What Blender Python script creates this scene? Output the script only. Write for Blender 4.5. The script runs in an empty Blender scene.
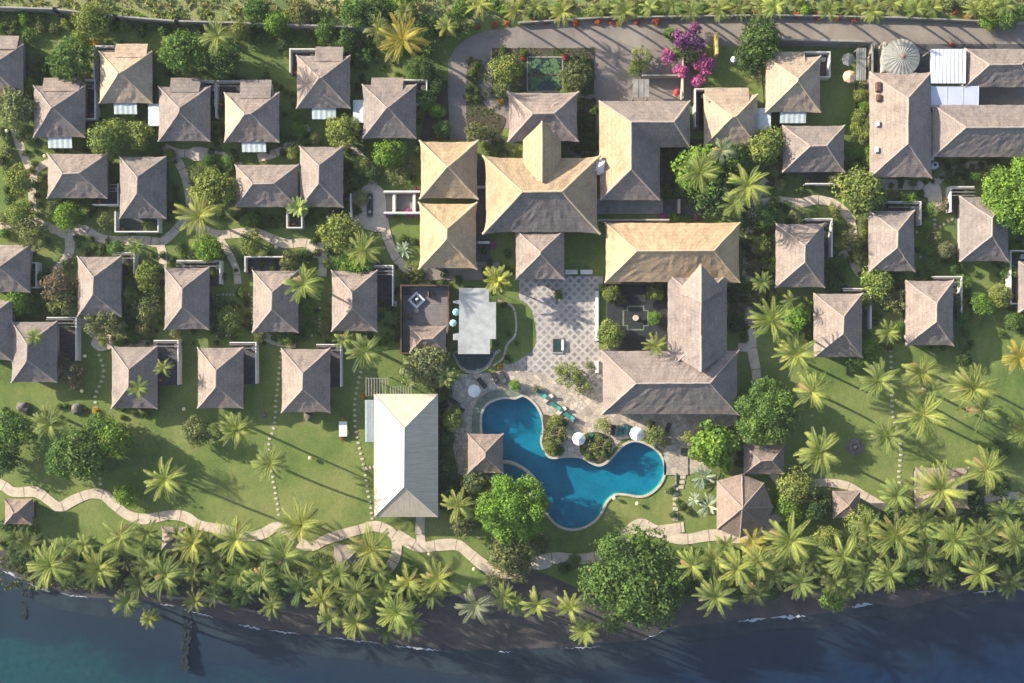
import bpy, bmesh, math, random
import numpy as np
from mathutils import Vector, Matrix, noise as mnoise
from mathutils.geometry import tessellate_polygon

# ------------------------------------------------------------------ camera, world, sun, exposure
SC = bpy.context.scene
S = 1 / 6.0          # metres per pixel of the photograph at ground level
D = 170.0            # camera height in metres
camd = bpy.data.cameras.new("camera")
cam = bpy.data.objects.new("camera", camd)
SC.collection.objects.link(cam)
cam.location = (0, 0, D)
cam.rotation_euler = (0, 0, 0)
camd.sensor_width = 36
camd.lens = 36 * D / (1024 * S)
camd.clip_start = 1
camd.clip_end = 5000
SC.camera = cam
SUN_EL, SUN_AZ = math.radians(21.5), math.radians(25)      # azimuth: towards the left of the photo and a little up
sun_dir = Vector((-math.cos(SUN_AZ) * math.cos(SUN_EL), math.sin(SUN_AZ) * math.cos(SUN_EL), math.sin(SUN_EL)))
world = bpy.data.worlds.new("World")
SC.world = world
world.use_nodes = True
wn = world.node_tree
bg = wn.nodes["Background"]
sky = wn.nodes.new("ShaderNodeTexSky")
sky.sky_type = 'NISHITA'
sky.sun_disc = False
sky.sun_elevation = SUN_EL
sky.sun_rotation = math.atan2(sun_dir.x, sun_dir.y)
sky.altitude = 100
sky.dust_density = 2.0
wn.links.new(sky.outputs[0], bg.inputs[0])
bg.inputs[1].default_value = 0.105
ld = bpy.data.lights.new("sun", 'SUN')
ld.energy = 4.6
ld.angle = math.radians(0.6)
ld.color = (1.0, 0.90, 0.74)
lo = bpy.data.objects.new("sun", ld)
SC.collection.objects.link(lo)
lo.rotation_euler = sun_dir.to_track_quat('Z', 'Y').to_euler()
SC.view_settings.view_transform = 'Standard'
SC.view_settings.look = 'None'
SC.view_settings.exposure = 1.5
SC.view_settings.gamma = 1
SC.view_settings.use_curve_mapping = False
SC.render.engine = 'CYCLES'
SC.cycles.max_bounces = 6
SC.cycles.transparent_max_bounces = 12

C = SC.collection
R = random.Random(7)


def W(px, py, z=0.0):
    """pixel of the photograph -> world position at height z"""
    k = S * (D - z) / D
    return Vector(((px - 512) * k, (341.5 - py) * k, z))


# ------------------------------------------------------------------ mesh helpers
class MB:
    def __init__(s):
        s.v, s.f, s.uv, s.mi = [], [], [], []

    def face(s, pts, uv=None, mi=0):
        n = len(s.v)
        s.v.extend([tuple(p) for p in pts])
        s.f.append(tuple(range(n, n + len(pts))))
        s.uv.append(uv)
        s.mi.append(mi)

    def box(s, x0, y0, z0, x1, y1, z1, bevel=0):
        if x0 > x1: x0, x1 = x1, x0
        if y0 > y1: y0, y1 = y1, y0
        n = len(s.v)
        b = bevel
        if b:
            s.v += [(x0, y0, z0), (x1, y0, z0), (x1, y1, z0), (x0, y1, z0),
                    (x0, y0, z1 - b), (x1, y0, z1 - b), (x1, y1, z1 - b), (x0, y1, z1 - b),
                    (x0 + b, y0 + b, z1), (x1 - b, y0 + b, z1), (x1 - b, y1 - b, z1), (x0 + b, y1 - b, z1)]
            fs = [(3, 2, 1, 0), (0, 1, 5, 4), (1, 2, 6, 5), (2, 3, 7, 6), (3, 0, 4, 7),
                  (4, 5, 9, 8), (5, 6, 10, 9), (6, 7, 11, 10), (7, 4, 8, 11), (8, 9, 10, 11)]
        else:
            s.v += [(x0, y0, z0), (x1, y0, z0), (x1, y1, z0), (x0, y1, z0), (x0, y0, z1), (x1, y0, z1), (x1, y1, z1), (x0, y1, z1)]
            fs = [(3, 2, 1, 0), (0, 1, 5, 4), (1, 2, 6, 5), (2, 3, 7, 6), (3, 0, 4, 7), (4, 5, 6, 7)]
        for f in fs:
            s.f.append(tuple(n + i for i in f)); s.uv.append(None); s.mi.append(0)

    def obox(s, cx, cy, z0, lx, ly, h, ang=0):
        n0 = len(s.v)
        s.box(-lx / 2, -ly / 2, z0, lx / 2, ly / 2, z0 + h, min(lx, ly, h) * .15)
        c, q = math.cos(ang), math.sin(ang)
        for i in range(n0, len(s.v)):
            x, y, z = s.v[i]
            s.v[i] = (cx + x * c - y * q, cy + x * q + y * c, z)

    def tube(s, pts, rads, n=6, cap=True):
        pts = [Vector(p) for p in pts]
        base = len(s.v)
        for i, p in enumerate(pts):
            t = (pts[min(i + 1, len(pts) - 1)] - pts[max(i - 1, 0)])
            if t.length < 1e-6: t = Vector((0, 0, 1))
            t.normalize()
            a = t.cross(Vector((0, 0, 1)) if abs(t.z) < .9 else Vector((1, 0, 0))).normalized()
            b = t.cross(a)
            r = rads[i] if hasattr(rads, '__len__') else rads
            for k in range(n):
                an = 2 * math.pi * k / n
                s.v.append(tuple(p + a * math.cos(an) * r + b * math.sin(an) * r))
        for i in range(len(pts) - 1):
            for k in range(n):
                k2 = (k + 1) % n
                s.f.append((base + i * n + k, base + (i + 1) * n + k, base + (i + 1) * n + k2, base + i * n + k2)); s.uv.append(None); s.mi.append(0)
        if cap:
            s.f.append(tuple(base + k for k in range(n))); s.uv.append(None); s.mi.append(0)
            s.f.append(tuple(base + (len(pts) - 1) * n + k for k in range(n - 1, -1, -1))); s.uv.append(None); s.mi.append(0)

    def lathe(s, cx, cy, prof, n=20, seg_mats=None):
        base = len(s.v)
        for (r, z) in prof:
            for k in range(n):
                an = 2 * math.pi * k / n
                s.v.append((cx + r * math.cos(an), cy + r * math.sin(an), z))
        for i in range(len(prof) - 1):
            for k in range(n):
                k2 = (k + 1) % n
                s.f.append((base + i * n + k, base + i * n + k2, base + (i + 1) * n + k2, base + (i + 1) * n + k)); s.uv.append(None)
                s.mi.append(seg_mats(i, k) if seg_mats else 0)


def link(name, mb, mats, parent=None, loc=None, smooth=False):
    me = bpy.data.meshes.new(name)
    o = bpy.data.objects.new(name, me)
    if parent is not None:
        off = Vector(parent['_w'])
    else:
        off = Vector(loc) if loc is not None else Vector((0, 0, 0))
    vs = [(x - off.x, y - off.y, z - off.z) for x, y, z in mb.v]
    me.from_pydata(vs, [], mb.f)
    if not isinstance(mats, (list, tuple)): mats = [mats]
    for m in mats: me.materials.append(m)
    if any(u is not None for u in mb.uv):
        ul = me.uv_layers.new(name="UVMap")
        for p, u in zip(me.polygons, mb.uv):
            if u is None: continue
            for li, q in zip(p.loop_indices, u): ul.data[li].uv = q
    if len(mats) > 1:
        for p, m in zip(me.polygons, mb.mi): p.material_index = m
    if smooth:
        for p in me.polygons: p.use_smooth = True
    me.update()
    C.objects.link(o)
    if parent is not None:
        o.parent = parent
    else:
        o.location = off
    o['_w'] = tuple(off)
    return o


def part(name, mb, mats, parent, smooth=False):
    """a child mesh; geometry given in world coordinates, local frame = the thing's"""
    o = link(name, mb, mats, parent, smooth=smooth)
    o['_w'] = tuple(parent['_w'])
    return o


def thing(name, loc, cat=None, label=None, group=None):
    o = bpy.data.objects.new(name, None)
    C.objects.link(o)
    o.location = loc
    o['_w'] = tuple(loc)
    o.empty_display_size = .5
    tag(o, cat, label, group)
    return o


def tag(o, cat=None, label=None, group=None):
    if label: o['label'] = label
    if cat: o['category'] = cat
    if group: o['group'] = group
    return o


def structure(name, mb, mat, smooth=False):
    o = link(name, mb, mat, smooth=smooth)
    o['kind'] = 'structure'
    return o


# ------------------------------------------------------------------ materials
def newmat(name):
    m = bpy.data.materials.new(name)
    m.use_nodes = True
    return m, m.node_tree, m.node_tree.nodes["Principled BSDF"]


def ramp(nt, fac, stops):
    r = nt.nodes.new("ShaderNodeValToRGB")
    el = r.color_ramp.elements
    while len(el) < len(stops): el.new(0.5)
    for e, (p, c) in zip(el, stops):
        e.position = p; e.color = (*c, 1)
    nt.links.new(fac, r.inputs[0])
    return r.outputs[0]


def coords(nt, kind='Object', scale=(1, 1, 1), rot=0):
    t = nt.nodes.new("ShaderNodeTexCoord")
    mp = nt.nodes.new("ShaderNodeMapping")
    mp.inputs['Scale'].default_value = scale
    mp.inputs['Rotation'].default_value = (0, 0, rot)
    nt.links.new(t.outputs[kind], mp.inputs[0])
    return mp.outputs[0]


def geo_pos(nt, scale=(1, 1, 1)):
    g = nt.nodes.new("ShaderNodeNewGeometry")
    mp = nt.nodes.new("ShaderNodeMapping")
    mp.inputs['Scale'].default_value = scale
    nt.links.new(g.outputs['Position'], mp.inputs[0])
    return mp.outputs[0]


def noise(nt, vec, scale, detail=4, rough=.6, dist=0):
    n = nt.nodes.new("ShaderNodeTexNoise")
    n.inputs['Scale'].default_value = scale
    n.inputs['Detail'].default_value = detail
    n.inputs['Roughness'].default_value = rough
    n.inputs['Distortion'].default_value = dist
    nt.links.new(vec, n.inputs['Vector'])
    return n.outputs['Fac']


def mix(nt, fac, a, b, mode='MIX'):
    m = nt.nodes.new("ShaderNodeMix")
    m.data_type = 'RGBA'
    m.blend_type = mode
    for sock, v in ((m.inputs[0], fac), (m.inputs[6], a), (m.inputs[7], b)):
        if isinstance(v, (int, float)): sock.default_value = v
        elif isinstance(v, tuple): sock.default_value = (*v, 1)
        else: nt.links.new(v, sock)
    return m.outputs[2]


def math_(nt, op, a, b=None):
    m = nt.nodes.new("ShaderNodeMath")
    m.operation = op
    for i, v in enumerate((a, b)):
        if v is None: continue
        if isinstance(v, (int, float)): m.inputs[i].default_value = v
        else: nt.links.new(v, m.inputs[i])
    return m.outputs[0]


def bump(nt, bsdf, h, strength=.5, dist=.1):
    b = nt.nodes.new("ShaderNodeBump")
    b.inputs['Strength'].default_value = strength
    b.inputs['Distance'].default_value = dist
    nt.links.new(h, b.inputs['Height'])
    nt.links.new(b.outputs[0], bsdf.inputs['Normal'])


def mottled(name, c1, c2, scale=.6, fine=6, rough=.85, bstr=.4, c3=None, scale3=.12, spec=.2):
    m, nt, b = newmat(name)
    p = geo_pos(nt)
    n1 = noise(nt, p, scale, 5, .65)
    col = ramp(nt, n1, [(.32, c1), (.68, c2)])
    nf = noise(nt, p, fine, 3, .6)
    col = mix(nt, .55, col, ramp(nt, nf, [(.25, (.35, .35, .35)), (.75, (1, 1, 1))]), 'MULTIPLY') if bstr else col
    if c3:
        n3 = noise(nt, p, scale3, 3, .5, .5)
        msk = ramp(nt, n3, [(.5, (0, 0, 0)), (.62, (1, 1, 1))])
        col = mix(nt, msk, col, c3)
    nt.links.new(col, b.inputs['Base Color'])
    b.inputs['Roughness'].default_value = rough
    b.inputs['Specular IOR Level'].default_value = spec
    if bstr: bump(nt, b, nf, bstr, .08)
    return m


def thatch(name, ca, cb, cc):
    m, nt, b = newmat(name)
    uv = coords(nt, 'UV', (5, .7, 1))
    st = noise(nt, uv, 2.2, 4, .7)
    col = ramp(nt, st, [(.3, ca), (.55, cb), (.8, cc)])
    pos = geo_pos(nt)
    big = noise(nt, pos, .42, 6, .68, .5)
    col = mix(nt, .75, col, ramp(nt, big, [(.28, (.5, .5, .5)), (.42, (.82, .82, .84)), (.55, (1, 1, 1)), (.72, (1.22, 1.16, 1.06))]), 'MULTIPLY')
    # thatching courses across the slope
    uv2 = coords(nt, 'UV')
    sp = nt.nodes.new("ShaderNodeSeparateXYZ"); nt.links.new(uv2, sp.inputs[0])
    wob = math_(nt, 'ADD', sp.outputs['Y'], math_(nt, 'MULTIPLY', noise(nt, uv2, 1.3, 2), .35))
    fr = math_(nt, 'FRACT', math_(nt, 'MULTIPLY', wob, 1.45))
    crs = ramp(nt, fr, [(0, (.72, .72, .72)), (.2, (1, 1, 1))])
    col = mix(nt, .55, col, crs, 'MULTIPLY')
    fine = noise(nt, pos, 9, 3, .7)
    col = mix(nt, .6, col, ramp(nt, fine, [(.25, (.5, .5, .5)), (.7, (1.1, 1.1, 1.1))]), 'MULTIPLY')
    oi = nt.nodes.new("ShaderNodeObjectInfo")
    v = ramp(nt, oi.outputs['Random'], [(0, (.86, .86, .88)), (.5, (1, .98, .97)), (1, (1.1, 1.04, 1))])
    col = mix(nt, 1.0, col, v, 'MULTIPLY')
    nt.links.new(col, b.inputs['Base Color'])
    b.inputs['Roughness'].default_value = .95
    b.inputs['Specular IOR Level'].default_value = .1
    hs = math_(nt, 'ADD', math_(nt, 'MULTIPLY', fr, .6), math_(nt, 'ADD', st, fine))
    bump(nt, b, hs, .7, .1)
    return m


def leafmat(name, trans=.3, gloss=.012):
    """foliage: colour from the object colour, varied leaf by leaf"""
    m, nt, b = newmat(name)
    oi = nt.nodes.new("ShaderNodeObjectInfo")
    at = nt.nodes.new("ShaderNodeAttribute"); at.attribute_name = 'leafv'
    dry = nt.nodes.new("ShaderNodeAttribute"); dry.attribute_name = 'dry'
    v = ramp(nt, at.outputs['Fac'], [(0, (.55, .62, .62)), (.5, (1, 1, 1)), (1, (1.5, 1.38, 1.05))])
    col = mix(nt, 1.0, oi.outputs['Color'], v, 'MULTIPLY')
    cl = noise(nt, geo_pos(nt), .55, 3, .6)
    col = mix(nt, 1.0, col, ramp(nt, cl, [(.33, (.72, .8, .8)), (.5, (1, 1, 1)), (.7, (1.3, 1.2, .95))]), 'MULTIPLY')
    col = mix(nt, dry.outputs['Fac'], col, (.21, .145, .065))
    df = nt.nodes.new("ShaderNodeBsdfDiffuse")
    tr = nt.nodes.new("ShaderNodeBsdfTranslucent")
    gl = nt.nodes.new("ShaderNodeBsdfGlossy"); gl.inputs['Roughness'].default_value = .7
    nt.links.new(col, df.inputs[0])
    nt.links.new(mix(nt, 1.0, col, (1.1, 1.15, .6), 'MULTIPLY'), tr.inputs[0])
    m1 = nt.nodes.new("ShaderNodeMixShader"); m1.inputs[0].default_value = trans
    nt.links.new(df.outputs[0], m1.inputs[1]); nt.links.new(tr.outputs[0], m1.inputs[2])
    m2 = nt.nodes.new("ShaderNodeMixShader"); m2.inputs[0].default_value = gloss
    nt.links.new(m1.outputs[0], m2.inputs[1]); nt.links.new(gl.outputs[0], m2.inputs[2])
    nt.links.new(m2.outputs[0], nt.nodes["Material Output"].inputs[0])
    return m


def plain(name, c, rough=.7, metal=0, var=.25, scale=1.5, spec=.3):
    m, nt, b = newmat(name)
    p = geo_pos(nt)
    n = noise(nt, p, scale, 5, .7)
    lo_ = tuple(x * (1 - var) for x in c); hi = tuple(min(x * (1 + var * .6), 1) for x in c)
    nt.links.new(ramp(nt, n, [(.3, lo_), (.7, hi)]), b.inputs['Base Color'])
    b.inputs['Roughness'].default_value = rough
    b.inputs['Metallic'].default_value = metal
    b.inputs['Specular IOR Level'].default_value = spec
    return m


M = {}
M['thatch'] = thatch('grey_thatch', (.18, .152, .138), (.29, .25, .225), (.39, .34, .305))
M['thatch_brown'] = thatch('brown_thatch', (.17, .135, .115), (.265, .215, .185), (.345, .29, .25))
M['thatch_gold'] = thatch('golden_thatch', (.32, .23, .14), (.48, .365, .235), (.59, .465, .315))
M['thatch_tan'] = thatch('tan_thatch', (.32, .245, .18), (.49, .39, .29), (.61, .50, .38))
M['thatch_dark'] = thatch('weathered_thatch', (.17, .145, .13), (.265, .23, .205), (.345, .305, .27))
M['ridge'] = plain('ridge_thatch', (.345, .29, .255), .95, var=.3, scale=4, spec=.05)
M['ridge_brown'] = plain('brown_ridge_thatch', (.27, .22, .185), .95, var=.3, scale=4, spec=.05)
M['ridge_gold'] = plain('golden_ridge_thatch', (.47, .37, .25), .95, var=.3, scale=4, spec=.05)
M['wall'] = plain('cream_plaster', (.36, .32, .27), .9, var=.18)
M['white'] = plain('white_plaster', (.55, .53, .50), .85, var=.15)
M['slate'] = plain('dark_slate', (.07, .07, .075), .8, var=.4)
M['deckwood'] = plain('grey_decking', (.17, .15, .15), .85, var=.25)
M['timber'] = plain('dark_timber', (.09, .055, .035), .8, var=.4)
M['polycarb'] = plain('pale_corrugated_sheet', (.38, .44, .44), .5, var=.15)
M['concrete'] = mottled('concrete', (.24, .225, .205), (.36, .34, .31), .8, 7, .9, .3)
M['bark'] = plain('bark', (.20, .16, .12), .95, var=.4, scale=5)
M['palmbark'] = plain('palm_bark', (.15, .13, .105), .95, var=.35, scale=6)
M['wetrock'] = mottled('wet_rock', (.035, .03, .022), (.085, .07, .05), 2, 7, .9, .6)
M['rock'] = mottled('rock', (.09, .085, .08), (.22, .20, .18), 2, 7, .95, .6)
M['soil'] = mottled('soil', (.05, .042, .03), (.10, .08, .055), .8, 5, .95, .5, (.04, .065, .02), .3)
M['leaf'] = leafmat('broad_leaves', .28)
M['palmleaf'] = leafmat('palm_leaves', .30, .015)
M['petal'] = leafmat('petals', .3, .0)
M['canvas'] = plain('white_canvas', (.62, .62, .62), .8, var=.1)
M['teal'] = plain('teal_fabric', (.02, .16, .15), .8, var=.2)
M['dark'] = plain('charcoal_fabric', (.035, .04, .045), .8, var=.3)
M['brownfab'] = plain('brown_wicker', (.16, .10, .07), .8, var=.3)
M['terracotta'] = plain('terracotta', (.40, .15, .07), .8, var=.3)
M['lampglass'] = plain('cream_globe', (.75, .62, .36), .4, var=.1)
M['redpaint'] = plain('red_canvas', (.45, .03, .03), .6, var=.2)
M['yellowboard'] = plain('yellow_bamboo', (.50, .38, .12), .8, var=.3, scale=5)


def lawn_mat():
    m, nt, b = newmat('lawn_grass')
    p = geo_pos(nt)
    a = noise(nt, p, .09, 4, .6, .5)
    col = ramp(nt, a, [(.3, (.085, .135, .04)), (.48, (.145, .20, .056)), (.68, (.225, .25, .09))])
    f = noise(nt, p, 3.2, 5, .75)
    col = mix(nt, .7, col, ramp(nt, f, [(.25, (.55, .58, .5)), (.75, (1.15, 1.15, 1.1))]), 'MULTIPLY')
    pt = noise(nt, p, .42, 5, .7, .8)
    col = mix(nt, ramp(nt, pt, [(.56, (0, 0, 0)), (.72, (.6, .6, .6))]), col, (.21, .185, .085))
    g = noise(nt, p, 14, 3, .8)
    col = mix(nt, .5, col, ramp(nt, g, [(.3, (.6, .62, .6)), (.7, (1.1, 1.1, 1.1))]), 'MULTIPLY')
    nt.links.new(col, b.inputs['Base Color'])
    sc = noise(nt, geo_pos(nt, (1, .6, 1)), .9, 6, .8, 1.2)
    col2 = mix(nt, .8, col, ramp(nt, sc, [(.3, (.72, .76, .72)), (.5, (1, 1, 1)), (.66, (1.18, 1.12, 1.0))]), 'MULTIPLY')
    nt.links.new(col2, b.inputs['Base Color'])
    b.inputs['Roughness'].default_value = .95
    b.inputs['Specular IOR Level'].default_value = .1
    bump(nt, b, math_(nt, 'ADD', f, g), .7, .12)
    return m


def field_mat():
    m, nt, b = newmat('field_grass')
    p = geo_pos(nt)
    a = noise(nt, p, .22, 6, .7, .6)
    col = ramp(nt, a, [(.3, (.09, .13, .04)), (.45, (.17, .21, .075)), (.58, (.25, .26, .11)), (.72, (.28, .25, .16))])
    f = noise(nt, p, 2.4, 5, .8)
    col = mix(nt, .85, col, ramp(nt, f, [(.3, (.45, .5, .4)), (.7, (1.2, 1.2, 1.1))]), 'MULTIPLY')
    nt.links.new(col, b.inputs['Base Color'])
    b.inputs['Roughness'].default_value = .95
    bump(nt, b, f, .9, .3)
    return m


def road_mat():
    m, nt, b = newmat('worn_paving')
    p = geo_pos(nt)
    a = noise(nt, p, .16, 5, .65, .5)
    col = ramp(nt, a, [(.3, (.15, .13, .115)), (.7, (.27, .235, .20))])
    f = noise(nt, p, 5, 4, .8)
    col = mix(nt, .6, col, ramp(nt, f, [(.3, (.65, .65, .65)), (.7, (1.1, 1.1, 1.1))]), 'MULTIPLY')
    g = noise(nt, geo_pos(nt, (.25, 1.6, 1)), .5, 4, .7)
    col = mix(nt, ramp(nt, g, [(.6, (0, 0, 0)), (.72, (.7, .7, .7))]), col, (.12, .13, .05))
    nt.links.new(col, b.inputs['Base Color'])
    b.inputs['Roughness'].default_value = .9
    bump(nt, b, f, .3, .05)
    return m


def drive_mat():
    m, nt, b = newmat('driveway_paving')
    p = geo_pos(nt)
    a = noise(nt, p, .25, 5, .65, .5)
    col = ramp(nt, a, [(.3, (.16, .14, .13)), (.7, (.26, .225, .20))])
    f = noise(nt, p, 5, 4, .8)
    col = mix(nt, .6, col, ramp(nt, f, [(.3, (.65, .65, .65)), (.7, (1.1, 1.1, 1.1))]), 'MULTIPLY')
    br = nt.nodes.new("ShaderNodeTexBrick")
    br.inputs['Scale'].default_value = 1.2
    br.inputs['Color1'].default_value = (1, 1, 1, 1); br.inputs['Color2'].default_value = (.85, .83, .8, 1)
    br.inputs['Mortar'].default_value = (.6, .6, .6, 1)
    nt.links.new(p, br.inputs['Vector'])
    col = mix(nt, .6, col, br.outputs[0], 'MULTIPLY')
    nt.links.new(col, b.inputs['Base Color'])
    b.inputs['Roughness'].default_value = .9
    return m


def path_mat():
    m, nt, b = newmat('path_paving')
    p = geo_pos(nt)
    a = noise(nt, p, .9, 5, .7)
    col = ramp(nt, a, [(.3, (.36, .295, .225)), (.7, (.58, .49, .385))])
    uv = coords(nt, 'UV')
    sp = nt.nodes.new("ShaderNodeSeparateXYZ"); nt.links.new(uv, sp.inputs[0])
    fr = math_(nt, 'FRACT', math_(nt, 'DIVIDE', sp.outputs['Y'], 3.6))
    col = mix(nt, ramp(nt, fr, [(.0, (.8, .8, .8)), (.035, (.8, .8, .8)), (.05, (0, 0, 0))]), col, (.16, .11, .085))
    f = noise(nt, p, 5, 4, .8)
    col = mix(nt, .6, col, ramp(nt, f, [(.3, (.7, .7, .7)), (.7, (1.1, 1.1, 1.1))]), 'MULTIPLY')
    nt.links.new(col, b.inputs['Base Color'])
    b.inputs['Roughness'].default_value = .9
    bump(nt, b, f, .3, .05)
    return m


def patio_mat(name, diamonds):
    m, nt, b = newmat(name)
    p = geo_pos(nt)
    a = noise(nt, p, .35, 5, .7, .4)
    if diamonds:
        base = ramp(nt, a, [(.3, (.30, .275, .25)), (.7, (.44, .40, .36))])
        mp = nt.nodes.new("ShaderNodeMapping")
        mp.inputs['Rotation'].default_value = (0, 0, math.radians(45))
        mp.inputs['Scale'].default_value = (1 / 1.02,) * 3
        nt.links.new(p, mp.inputs[0])
        sp = nt.nodes.new("ShaderNodeSeparateXYZ"); nt.links.new(mp.outputs[0], sp.inputs[0])
        fx = math_(nt, 'GREATER_THAN', math_(nt, 'FRACT', sp.outputs['X']), .40)
        fy = math_(nt, 'GREATER_THAN', math_(nt, 'FRACT', sp.outputs['Y']), .40)
        d = math_(nt, 'MULTIPLY', fx, fy)
        wear = ramp(nt, noise(nt, p, .5, 4, .7), [(.35, (.25, .25, .25)), (.6, (1, 1, 1))])
        d = math_(nt, 'MULTIPLY', d, wear)
        col = mix(nt, d, base, (.15, .145, .15))
    else:
        base = ramp(nt, a, [(.3, (.33, .28, .22)), (.55, (.47, .41, .33)), (.75, (.58, .51, .42))])
        vo = nt.nodes.new("ShaderNodeTexVoronoi"); vo.feature = 'DISTANCE_TO_EDGE'
        vo.inputs['Scale'].default_value = 1.1
        nt.links.new(p, vo.inputs['Vector'])
        col = mix(nt, ramp(nt, vo.outputs['Distance'], [(.02, (.7, .7, .7)), (.08, (0, 0, 0))]), base, (.22, .19, .16))
        vc = nt.nodes.new("ShaderNodeTexVoronoi"); vc.inputs['Scale'].default_value = 1.1
        nt.links.new(p, vc.inputs['Vector'])
        sv = nt.nodes.new("ShaderNodeSeparateColor"); nt.links.new(vc.outputs['Color'], sv.inputs[0])
        col = mix(nt, .8, col, ramp(nt, sv.outputs[0], [(0, (.62, .62, .65)), (1, (1.1, 1.08, 1.05))]), 'MULTIPLY')
    f = noise(nt, p, 5, 4, .8)
    col = mix(nt, .6, col, ramp(nt, f, [(.3, (.65, .65, .65)), (.7, (1.1, 1.1, 1.1))]), 'MULTIPLY')
    nt.links.new(col, b.inputs['Base Color'])
    b.inputs['Roughness'].default_value = .9
    return m


def water_mat(name, tint, wave=1.2, strength=.2, rough=.05):
    m, nt, b = newmat(name)
    nt.nodes.remove(b)
    out = nt.nodes["Material Output"]
    tr = nt.nodes.new("ShaderNodeBsdfTransparent"); tr.inputs[0].default_value = (*tint, 1)
    gl = nt.nodes.new("ShaderNodeBsdfGlossy"); gl.inputs['Roughness'].default_value = rough
    lw = nt.nodes.new("ShaderNodeLayerWeight"); lw.inputs['Blend'].default_value = .5
    fac = math_(nt, 'ADD', math_(nt, 'MULTIPLY', math_(nt, 'POWER', lw.outputs['Facing'], 5), .97), .022)
    p = geo_pos(nt, (1, 1.6, 1))
    n = noise(nt, p, wave, 5, .65, .3)
    bp = nt.nodes.new("ShaderNodeBump"); bp.inputs['Strength'].default_value = strength; bp.inputs['Distance'].default_value = .3
    nt.links.new(n, bp.inputs['Height'])
    nt.links.new(bp.outputs[0], gl.inputs['Normal'])
    mx = nt.nodes.new("ShaderNodeMixShader")
    nt.links.new(fac, mx.inputs[0]); nt.links.new(tr.outputs[0], mx.inputs[1]); nt.links.new(gl.outputs[0], mx.inputs[2])
    nt.links.new(mx.outputs[0], out.inputs[0])
    return m


def seabed_mat():
    m, nt, b = newmat('seabed')
    p = geo_pos(nt)
    sp = nt.nodes.new("ShaderNodeSeparateXYZ"); nt.links.new(p, sp.inputs[0])
    a = noise(nt, geo_pos(nt, (1, 1.8, 1)), .055, 5, .6, .8)
    # sand close to the left shore, weed-covered rock elsewhere, pale reef patches at the lower edge
    weed = ramp(nt, noise(nt, p, .6, 5, .7), [(.3, (.006, .020, .050)), (.7, (.016, .038, .076))])
    reef = ramp(nt, noise(nt, p, .9, 5, .75), [(.3, (.022, .062, .062)), (.7, (.04, .095, .088))])
    # distance from the shore line, roughly
    ny = math_(nt, 'ADD', sp.outputs['Y'], math_(nt, 'MULTIPLY', sp.outputs['X'], .06))
    wob = math_(nt, 'ADD', ny, math_(nt, 'MULTIPLY', math_(nt, 'SUBTRACT', a, .5), 26))
    leftness = math_(nt, 'MULTIPLY', sp.outputs['X'], .16)
    lim = math_(nt, 'ADD', wob, leftness)          # small (negative) = far out on the left
    msk = ramp(nt, math_(nt, 'DIVIDE', math_(nt, 'ADD', lim, 72), 12), [(.0, (1, 1, 1)), (.5, (0, 0, 0))])
    col = mix(nt, msk, weed, reef)
    sandm = ramp(nt, math_(nt, 'DIVIDE', math_(nt, 'ADD', sp.outputs['X'], 85), 60), [(.0, (.85, .85, .85)), (.45, (.25, .25, .25)), (.8, (0, 0, 0))])
    nearm = math_(nt, 'SUBTRACT', 1, msk)
    col = mix(nt, math_(nt, 'MULTIPLY', sandm, nearm), col, (.05, .052, .055))
    zf = ramp(nt, math_(nt, 'DIVIDE', math_(nt, 'ADD', math_(nt, 'ADD', sp.outputs['Z'], 3.1), math_(nt, 'MULTIPLY', math_(nt, 'SUBTRACT', a, .5), 1.2)), 1.6), [(.0, (0, 0, 0)), (1, (1, 1, 1))])
    col = mix(nt, zf, col, (.050, .050, .058))
    nt.links.new(col, b.inputs['Base Color'])
    b.inputs['Roughness'].default_value = 1
    b.inputs['Specular IOR Level'].default_value = 0
    return m


M['lawn'] = lawn_mat()
M['field'] = field_mat()
M['road'] = road_mat()
M['drive'] = drive_mat()
M['path'] = path_mat()
m_, nt_, b_ = newmat('plaza_paving')
c_ = ramp(nt_, noise(nt_, geo_pos(nt_), .9, 5, .7), [(.3, (.36, .30, .235)), (.7, (.55, .47, .38))])
nt_.links.new(c_, b_.inputs['Base Color']); b_.inputs['Roughness'].default_value = .9
M['plaza'] = m_
M['diamond'] = patio_mat('diamond_patio', True)
M['flag'] = patio_mat('flagstones', False)
M['sand'] = mottled('dark_sand', (.05, .047, .05), (.095, .083, .078), .3, 5, .95, .3)  # dark sand, deepened further: shade of the palms is put into its colour
M['seabed'] = seabed_mat()
M['sea'] = water_mat('sea_water', (.62, .80, .90), 1.1, .25, .08)
M['poolwater'] = water_mat('pool_water', (.10, .66, .78), 1.5, .12, .04)
M['pondwater'] = plain('pond_water', (.02, .045, .04), .12, var=.5, spec=.5)
M['pooltile'] = mottled('pool_tiles', (.09, .30, .37), (.19, .45, .52), .22, 5, .6, .15)
M['poolledge'] = mottled('green_ledge_stone', (.10, .14, .11), (.22, .25, .18), 1.2, 5, .8, .3)
M['coping'] = plain('pool_coping', (.42, .38, .30), .8, var=.35, scale=3)
M['foam'] = plain('surf_foam', (.42, .44, .47), .9, var=.4, scale=1.2)
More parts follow.
